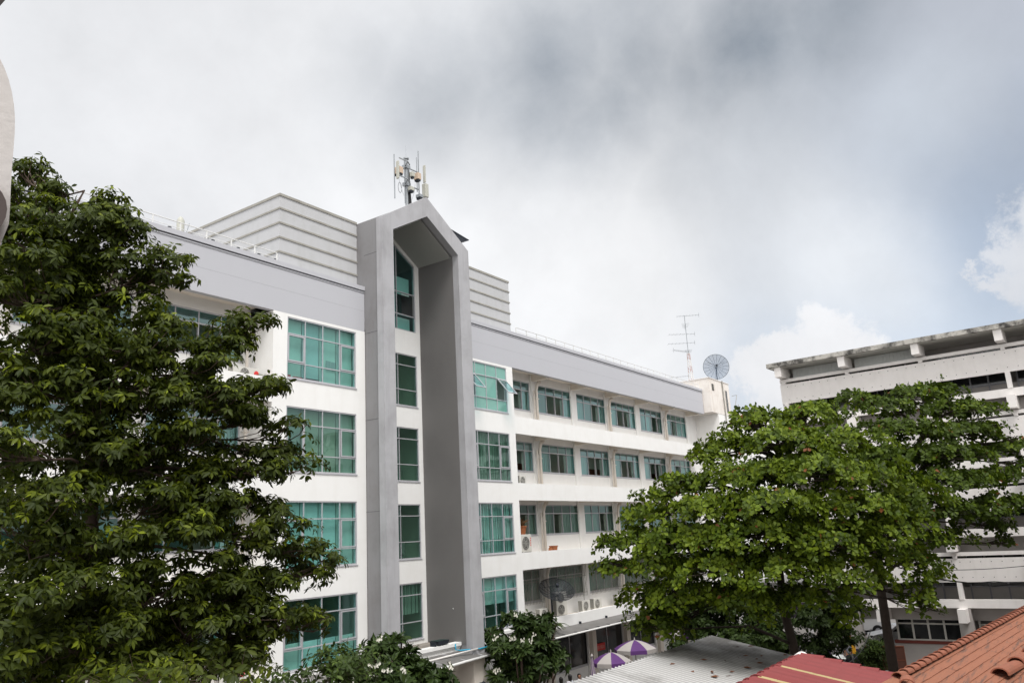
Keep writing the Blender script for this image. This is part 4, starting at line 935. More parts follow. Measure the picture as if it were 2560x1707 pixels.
# ================================================================ UMBRELLAS, VEHICLES, SMALL THINGS
def umbrella(label, top, rad, h, group='market umbrellas', rz=0.0, tilt=0):
    t = thing('market_umbrella', label, 'umbrella', (top[0], top[1], G), rz, group, local=True)
    zt = top[2]-G; n = 8
    for par, mt in ((0, 'purple'), (1, 'canvas')):
        q = MB()
        for k in range(n):
            if k % 2 != par: continue
            a0, a1 = 2*math.pi*k/n, 2*math.pi*(k+1)/n; rows = 6
            for r_ in range(rows):
                f0, f1 = r_/rows, (r_+1)/rows
                z0, z1 = zt-h*f0**1.7, zt-h*f1**1.7
                am_ = (a0+a1)/2; sgm = 0.93
                A = lambda f, a, z, s=1: (rad*f*math.cos(a)*s, rad*f*math.sin(a)*s, z)
                q.add([A(f0, a0, z0), A(f0, am_, z0, .95), A(f0, a1, z0), A(f1, a1, z1), A(f1, am_, z1-.0, .95), A(f1, a0, z1)], [(0, 1, 4, 5), (1, 2, 3, 4)])
            z1 = zt-h
            q.add([A(1, a0, z1), A(1, am_, z1, .95), A(1, a1, z1), A(1, a1, z1-.2), A(1, am_, z1-.18, .95), A(1, a0, z1-.2)], [(0, 1, 4, 5), (1, 2, 3, 4)])
        q.build('purple_panel' if par == 0 else 'white_panel', mt, t)
    q = MB()
    for k in range(n): a = 2*math.pi*k/n; q.tube([(0, 0, zt-.02), (rad*math.cos(a)*.98, rad*math.sin(a)*.98, zt-h-.02)], .012, 4)
    q.build('rib', 'steel', t)
    MB().tube([(0, 0, 0), (0, 0, zt+.02)], .025, 8).lathe([(0, zt+.15), (.03, zt+.1), (.04, zt), (0, zt-.02)], 8).lathe([(0, 0), (.28, 0), (.28, .08), (0, .1)], 12).build('pole', 'canvas', t)
    return t
def tp(px, py, z): return onZ(px, py, z)
u1 = onZ(1200+1121/3.432, 1250+1303/3.432, -5.75); umbrella('open purple and white market umbrella nearest the closed one', u1, 1.0, .42, rz=.5)
u2 = onZ(1200+1325/3.432, 1250+1198/3.432, -5.6); umbrella('open purple and white market umbrella partly under the almond leaves', u2, 1.15, .42, rz=.25)
u3 = onZ(1715, 1563, -5.5); umbrella('far purple market umbrella mostly hidden behind almond leaves', u3, 1.1, .42, rz=.1)
uc = onZ(1200+960/3.432, 1250+1335/3.432, -5.6)
t = thing('closed_umbrella', 'folded purple and white striped market umbrella left of the open ones', 'umbrella', (uc.x, uc.y, G), 0, 'market umbrellas', local=True)
zt = uc.z-G
for par, mt in ((0, 'purple'), (1, 'canvas')):
    q = MB(); n = 16
    for k in range(n):
        if k % 2 != par: continue
        a0, a1 = 2*math.pi*k/n, 2*math.pi*(k+1)/n
        P_ = [(.03, zt), (.07, zt-.35), (.13, zt-.8), (.22, zt-1.35), (.25, zt-1.6)]
        for (r0, z0), (r1, z1) in zip(P_[:-1], P_[1:]):
            f0, f1 = (1 if par else .8), (1 if par else .8)
            q.add([(r0*math.cos(a0), r0*math.sin(a0), z0), (r0*math.cos(a1), r0*math.sin(a1), z0), (r1*math.cos(a1), r1*math.sin(a1), z1), (r1*math.cos(a0), r1*math.sin(a0), z1)], [(0, 1, 2, 3)])
    q.build('folded_canvas', mt, t)
MB().tube([(0, 0, 0), (0, 0, zt+.1)], .022, 8).lathe([(0, .12), (.035, .08), (.07, 0), (.03, -.03)], 8, (0, 0, zt)).build('pole', 'canvas', t)

def wheel(parent, x, y, z, r_, w=.22):
    q = MB().lathe([(r_*.62, -w/2), (r_*.95, -w/2), (r_, -w/4), (r_, w/4), (r_*.95, w/2), (r_*.62, w/2)], 24); T = Matrix.Translation((x, y, z)) @ Matrix.Rotation(R(90), 4, 'X')
    wo = q.xf(T).build('wheel', 'black', parent, smooth=False)
    q = MB().lathe([(0, .09), (r_*.6, .09), (r_*.62, -.09), (0, -.09)], 20)
    for k in range(5): a = k*1.2566; q.tube([(0, 0, .1), (r_*.58*math.cos(a), r_*.58*math.sin(a), .1)], .03, 5).tube([(0, 0, -.1), (r_*.58*math.cos(a), r_*.58*math.sin(a), -.1)], .03, 5)
    q.xf(T).build('rim', 'alu', wo)
def vehicle(name, label, loc, rz, prof, glassprof, width, wheels, r_, extras):
    t = thing(name, label, 'car' if name != 'van' else 'van', loc, rz, None, local=True)
    w = width/2; q = MB(); n = len(prof)
    # cross sections narrower at the top (tumblehome)
    zmax = max(z for _, z in prof)
    def side(s): return [(x, s*(w-.16*max(0, (z-.95)/(zmax-.95))), z) for x, z in prof]
    q.add(side(-1)+side(1), [tuple(range(n)), tuple(range(2*n-1, n-1, -1))]+[(i, i+n, (i+1) % n+n, (i+1) % n) for i in range(n)])
    body = q.build('body', 'carpaint', t, bevel=.05)
    for pts in glassprof:
        for s in (-1, 1):
            m_ = len(pts); f0 = [(x, s*(w-.16*max(0, (z-.95)/(zmax-.95))+.004), z) for x, z in pts]; f1 = [(x, y-s*.03, z) for x, y, z in f0]
            MB().add(f0+f1, [tuple(range(m_)), tuple(range(2*m_-1, m_-1, -1))]+[(i, i+m_, (i+1) % m_+m_, (i+1) % m_) for i in range(m_)]).build('side_window', 'carglass', t)
    for x in wheels:
        for s in (-1, 1):
            MB().lathe([(0, 0), (r_*1.18, 0), (r_*1.18, .02), (0, .02)], 24).xf(Matrix.Translation((x, s*(w+.004)-(.02 if s > 0 else -.02)*1, r_)) @ Matrix.Rotation(R(90), 4, 'X')).build('wheel_arch', 'black', t)
            wheel(t, x, s*(w-.04), r_, r_)
    for nm, mt, bx in extras: MB().box(*bx).build(nm, mt, t, bevel=.015)
    return t
# van seen from its rear left quarter, pointing towards -x in local space
pv = onZ(2101, 1593, G); pr_ = onZ(2203, 1588, G)
va = math.atan2(pr_.y-pv.y, pr_.x-pv.x)
van_prof = [(-2.55, .35), (-2.6, .75), (-2.4, 1.05), (-1.75, 1.18), (-1.15, 1.85), (-.8, 1.95), (2.3, 1.98), (2.45, 1.85), (2.6, 1.05), (2.62, .4)]
vehicle('van', 'white van parked beyond the columns of the block', (pv.x+1.6*math.cos(va)+.75*math.sin(va)*-1, pv.y+1.6*math.sin(va)+.9, G+.004), va, van_prof,
        [[(-1.0, 1.2), (-.95, 1.75), (-.2, 1.78), (-.2, 1.2)], [(-.1, 1.2), (-.1, 1.78), (1.1, 1.8), (1.1, 1.2)], [(1.2, 1.2), (1.2, 1.8), (2.2, 1.8), (2.3, 1.2)]], 1.85, (-1.6, 1.65), .34,
        [('tail_light', 'red', (2.5, 2.62, -.93, -.76, .85, 1.35)), ('tail_light', 'red', (2.5, 2.62, .76, .93, .85, 1.35)), ('rear_window', 'carglass', (2.53, 2.60, -.68, .68, 1.25, 1.7)), ('rear_bumper', 'acwhite', (2.5, 2.7, -.9, .9, .35, .6)), ('number_plate', 'canvas', (2.6, 2.64, -.25, .25, .75, .88))])
pc = onZ(2212, 1618, G)
car_prof = [(-2.15, .3), (-2.2, .6), (-2.05, .82), (-1.1, .98), (-.45, 1.38), (.9, 1.42), (1.7, 1.05), (2.15, .98), (2.2, .35)]
vehicle('parked_car', 'white car bonnet showing behind the almond tree trunk', (pc.x+1.1, pc.y+.6-1.6, G+.004), va-R(8), car_prof,
        [[(-.8, 1.02), (-.35, 1.3), (.3, 1.33), (.3, 1.02)], [(.4, 1.02), (.4, 1.33), (.9, 1.33), (1.4, 1.02)]], 1.75, (-1.35, 1.35), .31,
        [('headlight', 'carglass', (-2.2, -1.85, -.86, -.6, .68, .8)), ('headlight', 'carglass', (-2.2, -1.85, .6, .86, .68, .8)), ('wheel_trim', 'black', (-2.2, 2.2, -.5, .5, .28, .33))])
pc = onZ(2124, 1600, G); t = thing('traffic_cone', 'orange and white traffic cone by the concrete column', 'cone', (pc.x, pc.y, G), 0, None, local=True)
MB().lathe([(0, 0), (.26, 0), (.26, .04), (.17, .05), (.12, .42), (.12, .42)], 18).lathe([(.085, .68), (.05, .95), (0, .95)], 18).build('cone_body', mat('orange_plastic', (.6, .1, .03)), t); MB().lathe([(.121, .42), (.086, .68)], 18).build('white_band', 'canvas', t)
pb_ = onZ(2196, 1690, -7.6)
d_ = onZ(2196, 1640, -7.6)
bd = thing('notice_board', 'brown wooden board leaning by the almond tree trunk', 'board', (50.0, 10.75, G), R(-75), None, local=True)
MB().box(-.95, .95, -.03, .03, .3, 1.5).build('panel', mat('dark_brown_board', (.075, .028, .018), dirt=.3), bd); MB().box(-.99, .99, -.05, .05, 1.5, 1.56).box(-.99, -.95, -.05, .05, 0, 1.5).box(.95, .99, -.05, .05, 0, 1.5).box(-.95, .95, -.035, .045, .8, .85).build('frame', 'door', bd)
for i, (px, py, w_, h_, l_, lab, mt) in enumerate(((2095, 1640, 1.5, .75, .7, 'long grey work table under the trees left of the brown board', 'siding'), (2075, 1670, 1.2, .72, .6, 'smaller grey table near the red roof edge', 'siding'))):
    p = onZ(px, py, G+h_); t = thing('table', lab, 'table', (p.x, p.y, G), R(20+i*15), None, local=True)
    MB().box(-w_/2, w_/2, -l_/2, l_/2, h_-.04, h_).build('tabletop', mt, t)
    for a in (-1, 1):
        for b in (-1, 1): MB().box(a*(w_/2-.06)-.025, a*(w_/2-.06)+.025, b*(l_/2-.06)-.025, b*(l_/2-.06)+.025, 0, h_-.041).build('leg', 'dark', t)
p = onZ(2170, 1672, G+.4); q = MB()
for (px, py, s_, mt, lab, nm) in ((2190, 1676, .34, 'shirt', 'white crate of bottles on the ground by the brown board', 'crate'), (2172, 1690, .4, mat('blue_plastic', (.03, .06, .2)), 'blue plastic crate beside the red roof edge', 'crate'), (2205, 1672, .3, 'red', 'small red box among the clutter under the trees', 'box')):
    p = onZ(px, py, G+s_)
    t = thing(nm, lab, nm, (p.x, p.y, G), R(15), None, local=True); MB().box(-s_*.6, s_*.6, -s_*.45, s_*.45, 0, .04).box(-s_*.6, -s_*.56, -s_*.45, s_*.45, .04, s_).box(s_*.56, s_*.6, -s_*.45, s_*.45, .04, s_).box(-s_*.56, s_*.56, -s_*.45, -s_*.41, .04, s_).box(-s_*.56, s_*.56, s_*.41, s_*.45, .04, s_).build('side_wall', mt, t); MB().box(-s_*.5, s_*.5, -s_*.38, s_*.38, .04, s_*.8).build('contents', 'grille', t)

# ---------------------------------------------------------------- people
def skin_mesh(name, joints, edges, m, parent, sub=2):
    me = bpy.data.meshes.new(name); me.from_pydata([j[0] for j in joints], edges, []); o = bpy.data.objects.new(name, me); C.objects.link(o)
    md = o.modifiers.new('skin', 'SKIN'); md.use_smooth_shade = True
    for i, j in enumerate(joints): me.skin_vertices[0].data[i].radius = j[1] if isinstance(j[1], tuple) else (j[1], j[1])
    me.skin_vertices[0].data[0].use_root = True
    s = o.modifiers.new('sub', 'SUBSURF'); s.levels = sub; s.render_levels = sub
    dg = bpy.context.evaluated_depsgraph_get(); dg.update(); ev = o.evaluated_get(dg); nm = bpy.data.meshes.new_from_object(ev)
    o.modifiers.clear(); o.data = nm; bpy.data.meshes.remove(me); nm.name = name; nm.materials.clear(); nm.materials.append(M[m] if isinstance(m, str) else m)
    o.parent = parent
    if parent in LOCAL: LOCAL.add(o)
    return o
def person(label, x, y, rz, h=1.62, top='shirt', bottom='skirt', sit=False, long_hair=True):
    t = thing('person', label, 'person', (x, y, G), rz, None, local=True); s = h/1.7; dz = -.42 if sit else 0
    J = [((0, 0, .95+dz), (.13, .10)), ((0, 0, 1.15+dz), (.12, .09)), ((0, 0, 1.36+dz), (.15, .10)), ((0, 0, 1.47+dz), (.05, .05)), ((0, 0, 1.55+dz), (.055, .06)), ((0, -.01, 1.62+dz), (.08, .095)), ((0, -.01, 1.72+dz), (.065, .08))]
    E_ = [(0, 1), (1, 2), (2, 3), (3, 4), (4, 5), (5, 6)]
    for sd_ in (-1, 1):
        o = len(J)
        J += [((sd_*.17, 0, 1.40+dz), .05), ((sd_*.22, .02, 1.12+dz), .04), ((sd_*.2, -.14, .93+dz), .03), ((sd_*.19, -.2, .88+dz), (.03, .018)), ((sd_*.19, -.27, .86+dz), (.03, .012))]
        E_ += [(2, o), (o, o+1), (o+1, o+2), (o+2, o+3), (o+3, o+4)]
        o = len(J)
        if sit: J += [((sd_*.1, -.05, .5), .08), ((sd_*.12, -.45, .48), .06), ((sd_*.12, -.43, .1), .04), ((sd_*.12, -.55, .03), .03)]
        else: J += [((sd_*.09, 0, .86), .085), ((sd_*.1, -.02, .48), .06), ((sd_*.1, .02, .09), .038), ((sd_*.1, -.12, .035), .03)]
        E_ += [(0, o), (o, o+1), (o+1, o+2), (o+2, o+3)]
    J = [((a*s, b*s, c*s), tuple(v*s for v in (r_ if isinstance(r_, tuple) else (r_, r_)))) for (a, b, c), r_ in J]
    body = skin_mesh('body', J, E_, 'skin', t)
    g_ = lambda f: f*s
    ch = [((0, 0, g_(.93+dz)), (g_(.155), g_(.12))), ((0, 0, g_(1.15+dz)), (g_(.145), g_(.112))), ((0, 0, g_(1.37+dz)), (g_(.17), g_(.118))), ((0, 0, g_(1.45+dz)), (g_(.08), g_(.07)))]
    ce = [(0, 1), (1, 2), (2, 3)]
    for sd_ in (-1, 1): o = len(ch); ch += [((sd_*g_(.175), 0, g_(1.40+dz)), (g_(.065),)*2), ((sd_*g_(.215), g_(.01), g_(1.2+dz)), (g_(.058),)*2)]; ce += [(2, o), (o, o+1)]
    skin_mesh('shirt', ch, ce, top, t)
    if not sit: MB().lathe([(g_(.135), g_(.97)), (g_(.17), g_(.85)), (g_(.2), g_(.5)), (g_(.19), g_(.5)), (g_(.13), g_(.95))], 16).build('skirt' if long_hair else 'shorts', bottom, t, smooth=True)
    else: skin_mesh('trousers', [((0, 0, g_(.52)), (.13, .12)), ((.11, -.15, .5), (.1, .09)), ((.12, -.45, .48), (.075, .075)), ((.12, -.43, .15), (.055, .055)), ((-.11, -.15, .5), (.1, .09)), ((-.12, -.45, .48), (.075, .075)), ((-.12, -.43, .15), (.055, .055))], [(0, 1), (1, 2), (2, 3), (0, 4), (4, 5), (5, 6)], bottom, t)
    hb = 1.66+dz
    bm = bmesh.new(); bmesh.ops.create_uvsphere(bm, u_segments=20, v_segments=14, radius=1)
    for v in bm.verts:
        v.co = Vector((v.co.x*.105, v.co.y*.12+.015, v.co.z*.12))
        if v.co.z < 0 and v.co.y > -.02: v.co.z *= (2.6 if long_hair else 1.1); v.co.y = min(v.co.y, .1)
    bmesh.ops.delete(bm, geom=[v for v in bm.verts if v.co.y < -.045 and v.co.z < .055], context='VERTS')
    for v in bm.verts: v.co = (v.co+Vector((0, 0, hb)))*s
    me = bpy.data.meshes.new('hair'); bm.to_mesh(me); bm.free(); me.materials.append(M['hair']); me.polygons.foreach_set('use_smooth', [True]*len(me.polygons))
    o = bpy.data.objects.new('hair', me); C.objects.link(o); o.parent = t
    q = MB()
    for sd_ in (-1, 1): q.lathe([(0, -.008), (.01, 0), (0, .008)], 8, (sd_*.033*s, -.097*s, (hb-.005)*s))
    q.build('eye', 'hair', t)
    MB().add([(0, -.10*s, (hb+.0)*s), (-.016*s, -.095*s, (hb-.045)*s), (.016*s, -.095*s, (hb-.045)*s), (0, -.125*s, (hb-.04)*s)], [(0, 1, 3), (0, 3, 2), (1, 2, 3)]).build('nose', 'skin', t)
    MB().box(-.022*s, .022*s, -.096*s, -.09*s, (hb-.075)*s, (hb-.066)*s).build('mouth', 'red', t)
    return t
for px, py, rz, lab, kw in ((1402, 1696, 2.6, 'person with long black hair furthest left at the bottom edge', {}), (1424, 1689, 2.9, 'person with long loose black hair, middle of three by the metal roof', {}),
                    (1448, 1687, -.6, 'person turning their face, rightmost of three by the metal roof', dict(long_hair=False)), (1676, 1606, 2.7, 'person in white shirt with long dark hair behind the metal roof', {}),
                    (1709, 1607, 3.0, 'person in white with short black hair behind the metal roof top', dict(long_hair=False))):
    p = onZ(px, py, G+1.6); person(lab, p.x, p.y, rz, **kw)
p = onZ(2117, 1606, G+1.55); person('person in grey top with black hair standing at the grey table', p.x, p.y, 2.2, top='greyshirt', long_hair=False)
tag(MB().box(p.x-.35, p.x-.2, p.y-.5, p.y-.3, G+1.0, G+1.5).build('yellow_bag', mat('yellow_plastic', (.6, .3, .02)), None, bevel=.04), 'yellow bag hanging by the person in grey', 'bag')

# ================================================================ VEGETATION
def leaf_mesh(name, m, parent, P, D, U, L_, Wd, tint, shape='obovate'):
    """one mesh of many folded leaves: P base points, D direction, U upward side, L_ length, Wd half width"""
    n = len(P); S = np.cross(D, U); S /= np.linalg.norm(S, axis=1)[:, None]+1e-9; U = np.cross(S, D)
    if shape == 'obovate': prof = [(0, 0, 0), (.35, .55, .06), (.72, 1, .10), (1.0, 0, -.04), (.72, -1, .10), (.35, -.55, .06), (.55, 0, 0)]
    else: prof = [(0, 0, 0), (.3, .8, .05), (.62, .9, .05), (1.0, 0, -.10), (.62, -.9, .05), (.3, -.8, .05), (.5, 0, 0)]
    V = np.zeros((n, 7, 3))
    for k, (a, w, h) in enumerate(prof): V[:, k] = P+D*(L_*a)[:, None]+S*(Wd*w)[:, None]+U*(L_*h*1.0)[:, None]
    F_ = np.array([0, 6, 3, 2, 1, 0, 5, 4, 3, 6]); idx = (np.arange(n)[:, None]*7+F_[None]).ravel()
    me = bpy.data.meshes.new(name); me.vertices.add(n*7); me.vertices.foreach_set('co', V.ravel())
    me.loops.add(n*10); me.loops.foreach_set('vertex_index', idx.astype(np.int32))
    me.polygons.add(n*2); me.polygons.foreach_set('loop_start', np.arange(0, n*10, 5, dtype=np.int32))
    me.update(calc_edges=True)
    at_ = me.attributes.new('tint', 'FLOAT', 'FACE'); at_.data.foreach_set('value', np.repeat(tint, 2).astype(np.float32))
    me.materials.append(M[m]); o = bpy.data.objects.new(name, me); C.objects.link(o)
    if parent: o.parent = parent; o.matrix_parent_inverse = wm(parent).inverted()
    return o
def rosettes(cen, nrm, nleaf, length, width, droop, spread, tint0, tvar, jitter=.25):
    """leaf arrays for whorls at cen with axis nrm"""
    n = len(cen); k = nleaf; nrm = nrm/np.linalg.norm(nrm, axis=1)[:, None]
    a = np.cross(nrm, rng.normal(size=(n, 3))); a /= np.linalg.norm(a, axis=1)[:, None]; b = np.cross(nrm, a)
    th = (np.arange(k)[None]*2.39996+rng.random((n, 1))*6.28)+rng.normal(size=(n, k))*jitter
    el = spread+rng.normal(size=(n, k))*.28
    D = (a[:, None]*np.cos(th)[..., None]+b[:, None]*np.sin(th)[..., None])*np.cos(el)[..., None]+nrm[:, None]*np.sin(el)[..., None]
    D[..., 2] -= droop*(.5+rng.random((n, k))); D /= np.linalg.norm(D, axis=2)[..., None]
    U = np.repeat(nrm[:, None], k, 1)+rng.normal(size=(n, k, 3))*.25
    Pt = np.repeat(cen[:, None], k, 1)+D*(length*.12)-nrm[:, None]*(rng.random((n, k))*length*.35)[..., None]
    L_ = length*(.6+.55*rng.random((n, k))); W_ = L_*width*(.85+.3*rng.random((n, k)))
    tn = np.clip(tint0[:, None]+rng.normal(size=(n, k))*tvar, 0, .945)
    f = lambda x: x.reshape(-1, *x.shape[2:])
    return f(Pt), f(D), f(U), f(L_), f(W_), f(tn)
def pad_points(c, rx, rd, rz, n, top=.75, clump=.42, per=13):
    """a bough made of clumps of shoots: rosette positions, axes, height within the clump and distance out"""
    rt = np.array([CR.x, CR.y, 0]); rt /= np.linalg.norm(rt); fw = np.array([CF.x, CF.y, 0]); fw /= np.linalg.norm(fw)
    m = max(3, n//per); d = rng.normal(size=(m, 3)); d /= np.linalg.norm(d, axis=1)[:, None]
    flip = (d[:, 2] < 0) & (rng.random(m) < .35); d[flip, 2] *= -1
    r_ = .35+.65*rng.random(m)**.6; r_[rng.random(m) < .15] *= 1.2
    cc = rt[None]*(d[:, 0]*rx*r_)[:, None]+fw[None]*(d[:, 1]*rd*r_)[:, None]; cc[:, 2] += d[:, 2]*rz*r_
    k = rng.integers(0, m, n); e = rng.normal(size=(n, 3)); e /= np.linalg.norm(e, axis=1)[:, None]
    flip = (e[:, 2] < 0) & (rng.random(n) < top); e[flip, 2] *= -1
    q = .45+.55*rng.random(n)**.5; q[rng.random(n) < .1] *= 1.45
    sz = clump*(.6+.8*rng.random(m))[k]
    off = cc[k]+e*np.array([1, 1, .62])[None]*(q*sz)[:, None]
    out = cc[k]/np.array([max(rx, .1)])[None]
    nr = e*.8+out*.35; nr[:, 2] += .45
    return np.array(c)[None]+off, nr, e[:, 2], q
def shell_points(c, rx, rd, rz, n, drop=1.5):
    """a flat almond spray: rosettes on a shallow umbrella that droops at its rim"""
    rt = np.array([CR.x, CR.y, 0]); rt /= np.linalg.norm(rt); fw = np.array([CF.x, CF.y, 0]); fw /= np.linalg.norm(fw)
    az = rng.random(n)*6.283; r_ = rng.random(n)**.42; ph = rng.random(4)*6.28
    lob = 1+.20*np.sin(3*az+ph[0])+.15*np.sin(5*az+ph[1])+.10*np.sin(9*az+ph[2])
    x, y = np.cos(az)*rx*r_*lob, np.sin(az)*rd*r_*lob
    z = rz*(.7-drop*r_**3)+rng.normal(size=n)*.09+.10*np.sin(x*2.1+ph[3])*np.cos(y*1.9)
    off = rt[None]*x[:, None]+fw[None]*y[:, None]; off[:, 2] += z
    nr = rt[None]*(np.cos(az)*r_**1.3*1.25)[:, None]+fw[None]*(np.sin(az)*r_**1.3*1.25)[:, None]+rng.normal(size=(n, 3))*.22; nr[:, 2] += .6
    return np.array(c)[None]+off, nr, np.ones(n)*.5, .5+.5*r_
def tree(name, label, base, pads, mleaf, mbark, nl, length, width, droop, spread, trunk_r, dens, hubs, tint=(.25, .5), group=None, shape='obovate', top=.75, old=0, young=.0, clump=.42, per=13, shells=0):
    t = thing(name, label, 'tree', tuple(base), 0, group)
    A = [[] for _ in range(6)]; br = MB(); hubs = [Vector(h) for h in hubs]
    k = len(hubs); br.tube([base]+hubs, [trunk_r*1.15]+[trunk_r*(1-.55*(i+1)/k) for i in range(k)], 10)
    for pi, (c, rx, rd, rz) in enumerate(pads):
        if pi < shells:
            n = max(14, int(dens*.62*math.pi*rx*rd)); P, Nn, dz, rr = shell_points(c, rx, rd, rz, n)
        else:
            n = int(dens*(rx*rz*2.2+rx*rd*1.0)); n = max(n, 12)
            if shells: n = int(n*1.1)
            P, Nn, dz, rr = pad_points(c, rx, rd, rz*(1.2 if shells else 1), n, top, clump, per)
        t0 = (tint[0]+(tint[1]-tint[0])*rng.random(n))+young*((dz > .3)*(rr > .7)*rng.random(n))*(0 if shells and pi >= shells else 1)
        for i, a in enumerate(rosettes(P, Nn, nl, length, width, droop, spread, t0, .13)): A[i].append(a)
        cv = Vector(c)-Vector((0, 0, rz*.35)); h = min(hubs, key=lambda q: (q-cv).length+max(0, (q.z-cv.z))*1.5)
        l = (cv-h).length; mid = h.lerp(cv, .55)+Vector(rng.normal(size=3)*.2)+Vector((0, 0, .10*l))
        br.tube([h, h.lerp(mid, .5)+Vector((0, 0, .06*l)), mid, cv], [trunk_r*.30, trunk_r*.22, trunk_r*.14, trunk_r*.07], 7)
        for i in range(0, n, max(1, n//14)):
            p = Vector(P[i]); st_ = mid.lerp(cv, .3+.7*rng.random()); br.tube([st_, st_.lerp(p, .55)+Vector((0, 0, -.08)), p], [trunk_r*.085, trunk_r*.06, trunk_r*.03], 4, cap=False)
    arr = [np.concatenate(a) for a in A]
    if old: arr[5] = np.where(rng.random(len(arr[5])) < old, .98, arr[5])
    br.build('trunk', mbark, t, smooth=True); leaf_mesh('crown', mleaf, t, *arr, shape=shape)
    return t, arr
S_ = 1.08844
def pads_px(lst):
    o = []
    for x, y, rx, ry, dep in lst:
        c = at(x*S_, y*S_, dep); s = dep*S_/F; o.append((tuple(c), rx*s, rx*s*.9, ry*s))
    return o
# left tree (display pixels: x, y, rx, ry, depth)
LT = [(60, 400, 38, 38, 13.5), (110, 450, 45, 30, 13.3), (50, 475, 70, 45, 13), (250, 480, 50, 45, 13), (190, 545, 110, 60, 13), (60, 560, 90, 60, 12.5), (280, 555, 60, 45, 13.2),
      (385, 610, 65, 45, 13.4), (300, 640, 80, 38, 13.2), (120, 650, 110, 60, 12.4), (215, 700, 90, 50, 12.8), (345, 745, 80, 35, 13), (30, 680, 70, 60, 11.8), (340, 800, 90, 45, 12.6),
      (570, 765, 55, 38, 13.6), (505, 810, 60, 34, 13.4), (440, 850, 75, 38, 13), (200, 800, 110, 60, 12.2), (60, 790, 90, 60, 11.6), (575, 895, 70, 34, 13.6), (630, 890, 30, 32, 13.8),
      (500, 930, 80, 42, 13.1), (360, 930, 90, 48, 12.6), (220, 900, 100, 42, 12), (80, 880, 100, 55, 11.4), (560, 965, 60, 30, 13.5), (665, 1000, 45, 32, 14), (600, 1040, 55, 26, 13.8), (650, 1080, 55, 32, 13.9),
      (560, 1090, 75, 38, 13.4), (430, 1010, 90, 42, 12.8), (300, 1020, 80, 30, 12.2), (120, 990, 90, 38, 11.5), (30, 1040, 60, 55, 10.4), (460, 1110, 90, 40, 12.8), (340, 1150, 90, 40, 12.2), (560, 1160, 70, 35, 13.3),
      (650, 1190, 60, 38, 13.8), (600, 1230, 70, 40, 13.6), (690, 1270, 60, 28, 14), (740, 1300, 34, 34, 14.2), (650, 1330, 80, 38, 13.8), (440, 1220, 100, 50, 12.6), (290, 1240, 90, 30, 11.8), (60, 1200, 110, 70, 10.6),
      (180, 1130, 90, 50, 11.3), (510, 1310, 100, 48, 13), (350, 1350, 110, 55, 12), (160, 1330, 110, 50, 11), (40, 1380, 90, 80, 10.2), (560, 1400, 90, 42, 13.2), (670, 1420, 65, 34, 13.8), (720, 1440, 35, 28, 14),
      (600, 1480, 70, 42, 13.5), (450, 1450, 110, 60, 12.4), (250, 1460, 120, 60, 11.4), (100, 1500, 120, 60, 10.6), (380, 1540, 110, 30, 12), (540, 1520, 70, 40, 13), (260, 1560, 90, 40, 11.2)]
LTF = [(100, 900, 130, 90, 13.4), (120, 700, 120, 80, 13.4), (260, 820, 110, 60, 13.8), (80, 1110, 110, 70, 12.4), (250, 1080, 120, 60, 13.2), (420, 1070, 110, 50, 13.8), (420, 1180, 110, 50, 13.6), (120, 1290, 130, 70, 12.2), (300, 1400, 130, 70, 13), (480, 1380, 110, 50, 13.8), (120, 1440, 140, 80, 12), (320, 1500, 150, 60, 13), (60, 1560, 110, 50, 11), (540, 1450, 80, 50, 13.9), (420, 900, 80, 40, 13.8), (130, 600, 100, 50, 13.6), (235, 965, 75, 60, 12.1), (225, 880, 60, 50, 12.2), (250, 1060, 70, 50, 12.2)]
tb = at(240, 1500, 12.6); tb = Vector((tb.x, tb.y, G))
h_ = [Vector((tb.x+.1, tb.y, -5.2)), at(190, 1560, 12.6), at(230, 1400, 12.7), at(230, 1220, 12.8), at(260, 1000, 12.9), at(200, 780, 12.9), at(150, 600, 13.1)]
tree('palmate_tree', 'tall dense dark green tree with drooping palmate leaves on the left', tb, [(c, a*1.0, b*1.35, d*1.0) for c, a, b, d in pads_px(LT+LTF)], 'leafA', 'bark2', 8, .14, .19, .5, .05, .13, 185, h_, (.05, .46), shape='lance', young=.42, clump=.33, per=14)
# low pale shoots under the left tree
SH = [(330, 1560, 90, 22, 8.6), (430, 1555, 60, 18, 8.8), (250, 1575, 80, 22, 8.4), (560, 1555, 40, 14, 9)]
sb = at(330*S_, 1650*S_, 8.7); sb2 = Vector((sb.x, sb.y, G))
tree('young_tree', 'pale green shoots of a younger tree at the bottom left edge', sb2, pads_px(SH), 'leafA', 'bark2', 7, .13, .2, .3, .2, .06, 90, [Vector((sb.x, sb.y, -6)), sb], (.35, .7), shape='lance')
BS = [(760, 1530, 55, 30, 17.5), (720, 1560, 60, 28, 17), (800, 1560, 60, 28, 18), (645, 1568, 35, 14, 16.5), (800, 1520, 30, 22, 18)]
sb = at(760*S_, 1680*S_, 17.5); tree('green_shrub', 'leafy green shrub left of the frangipani below the office windows', Vector((sb.x, sb.y, G)), pads_px(BS), 'leafD', 'bark2', 8, .17, .2, .2, .25, .07, 90, [Vector((sb.x, sb.y, -6.5)), sb], (.45, .8), shape='lance')
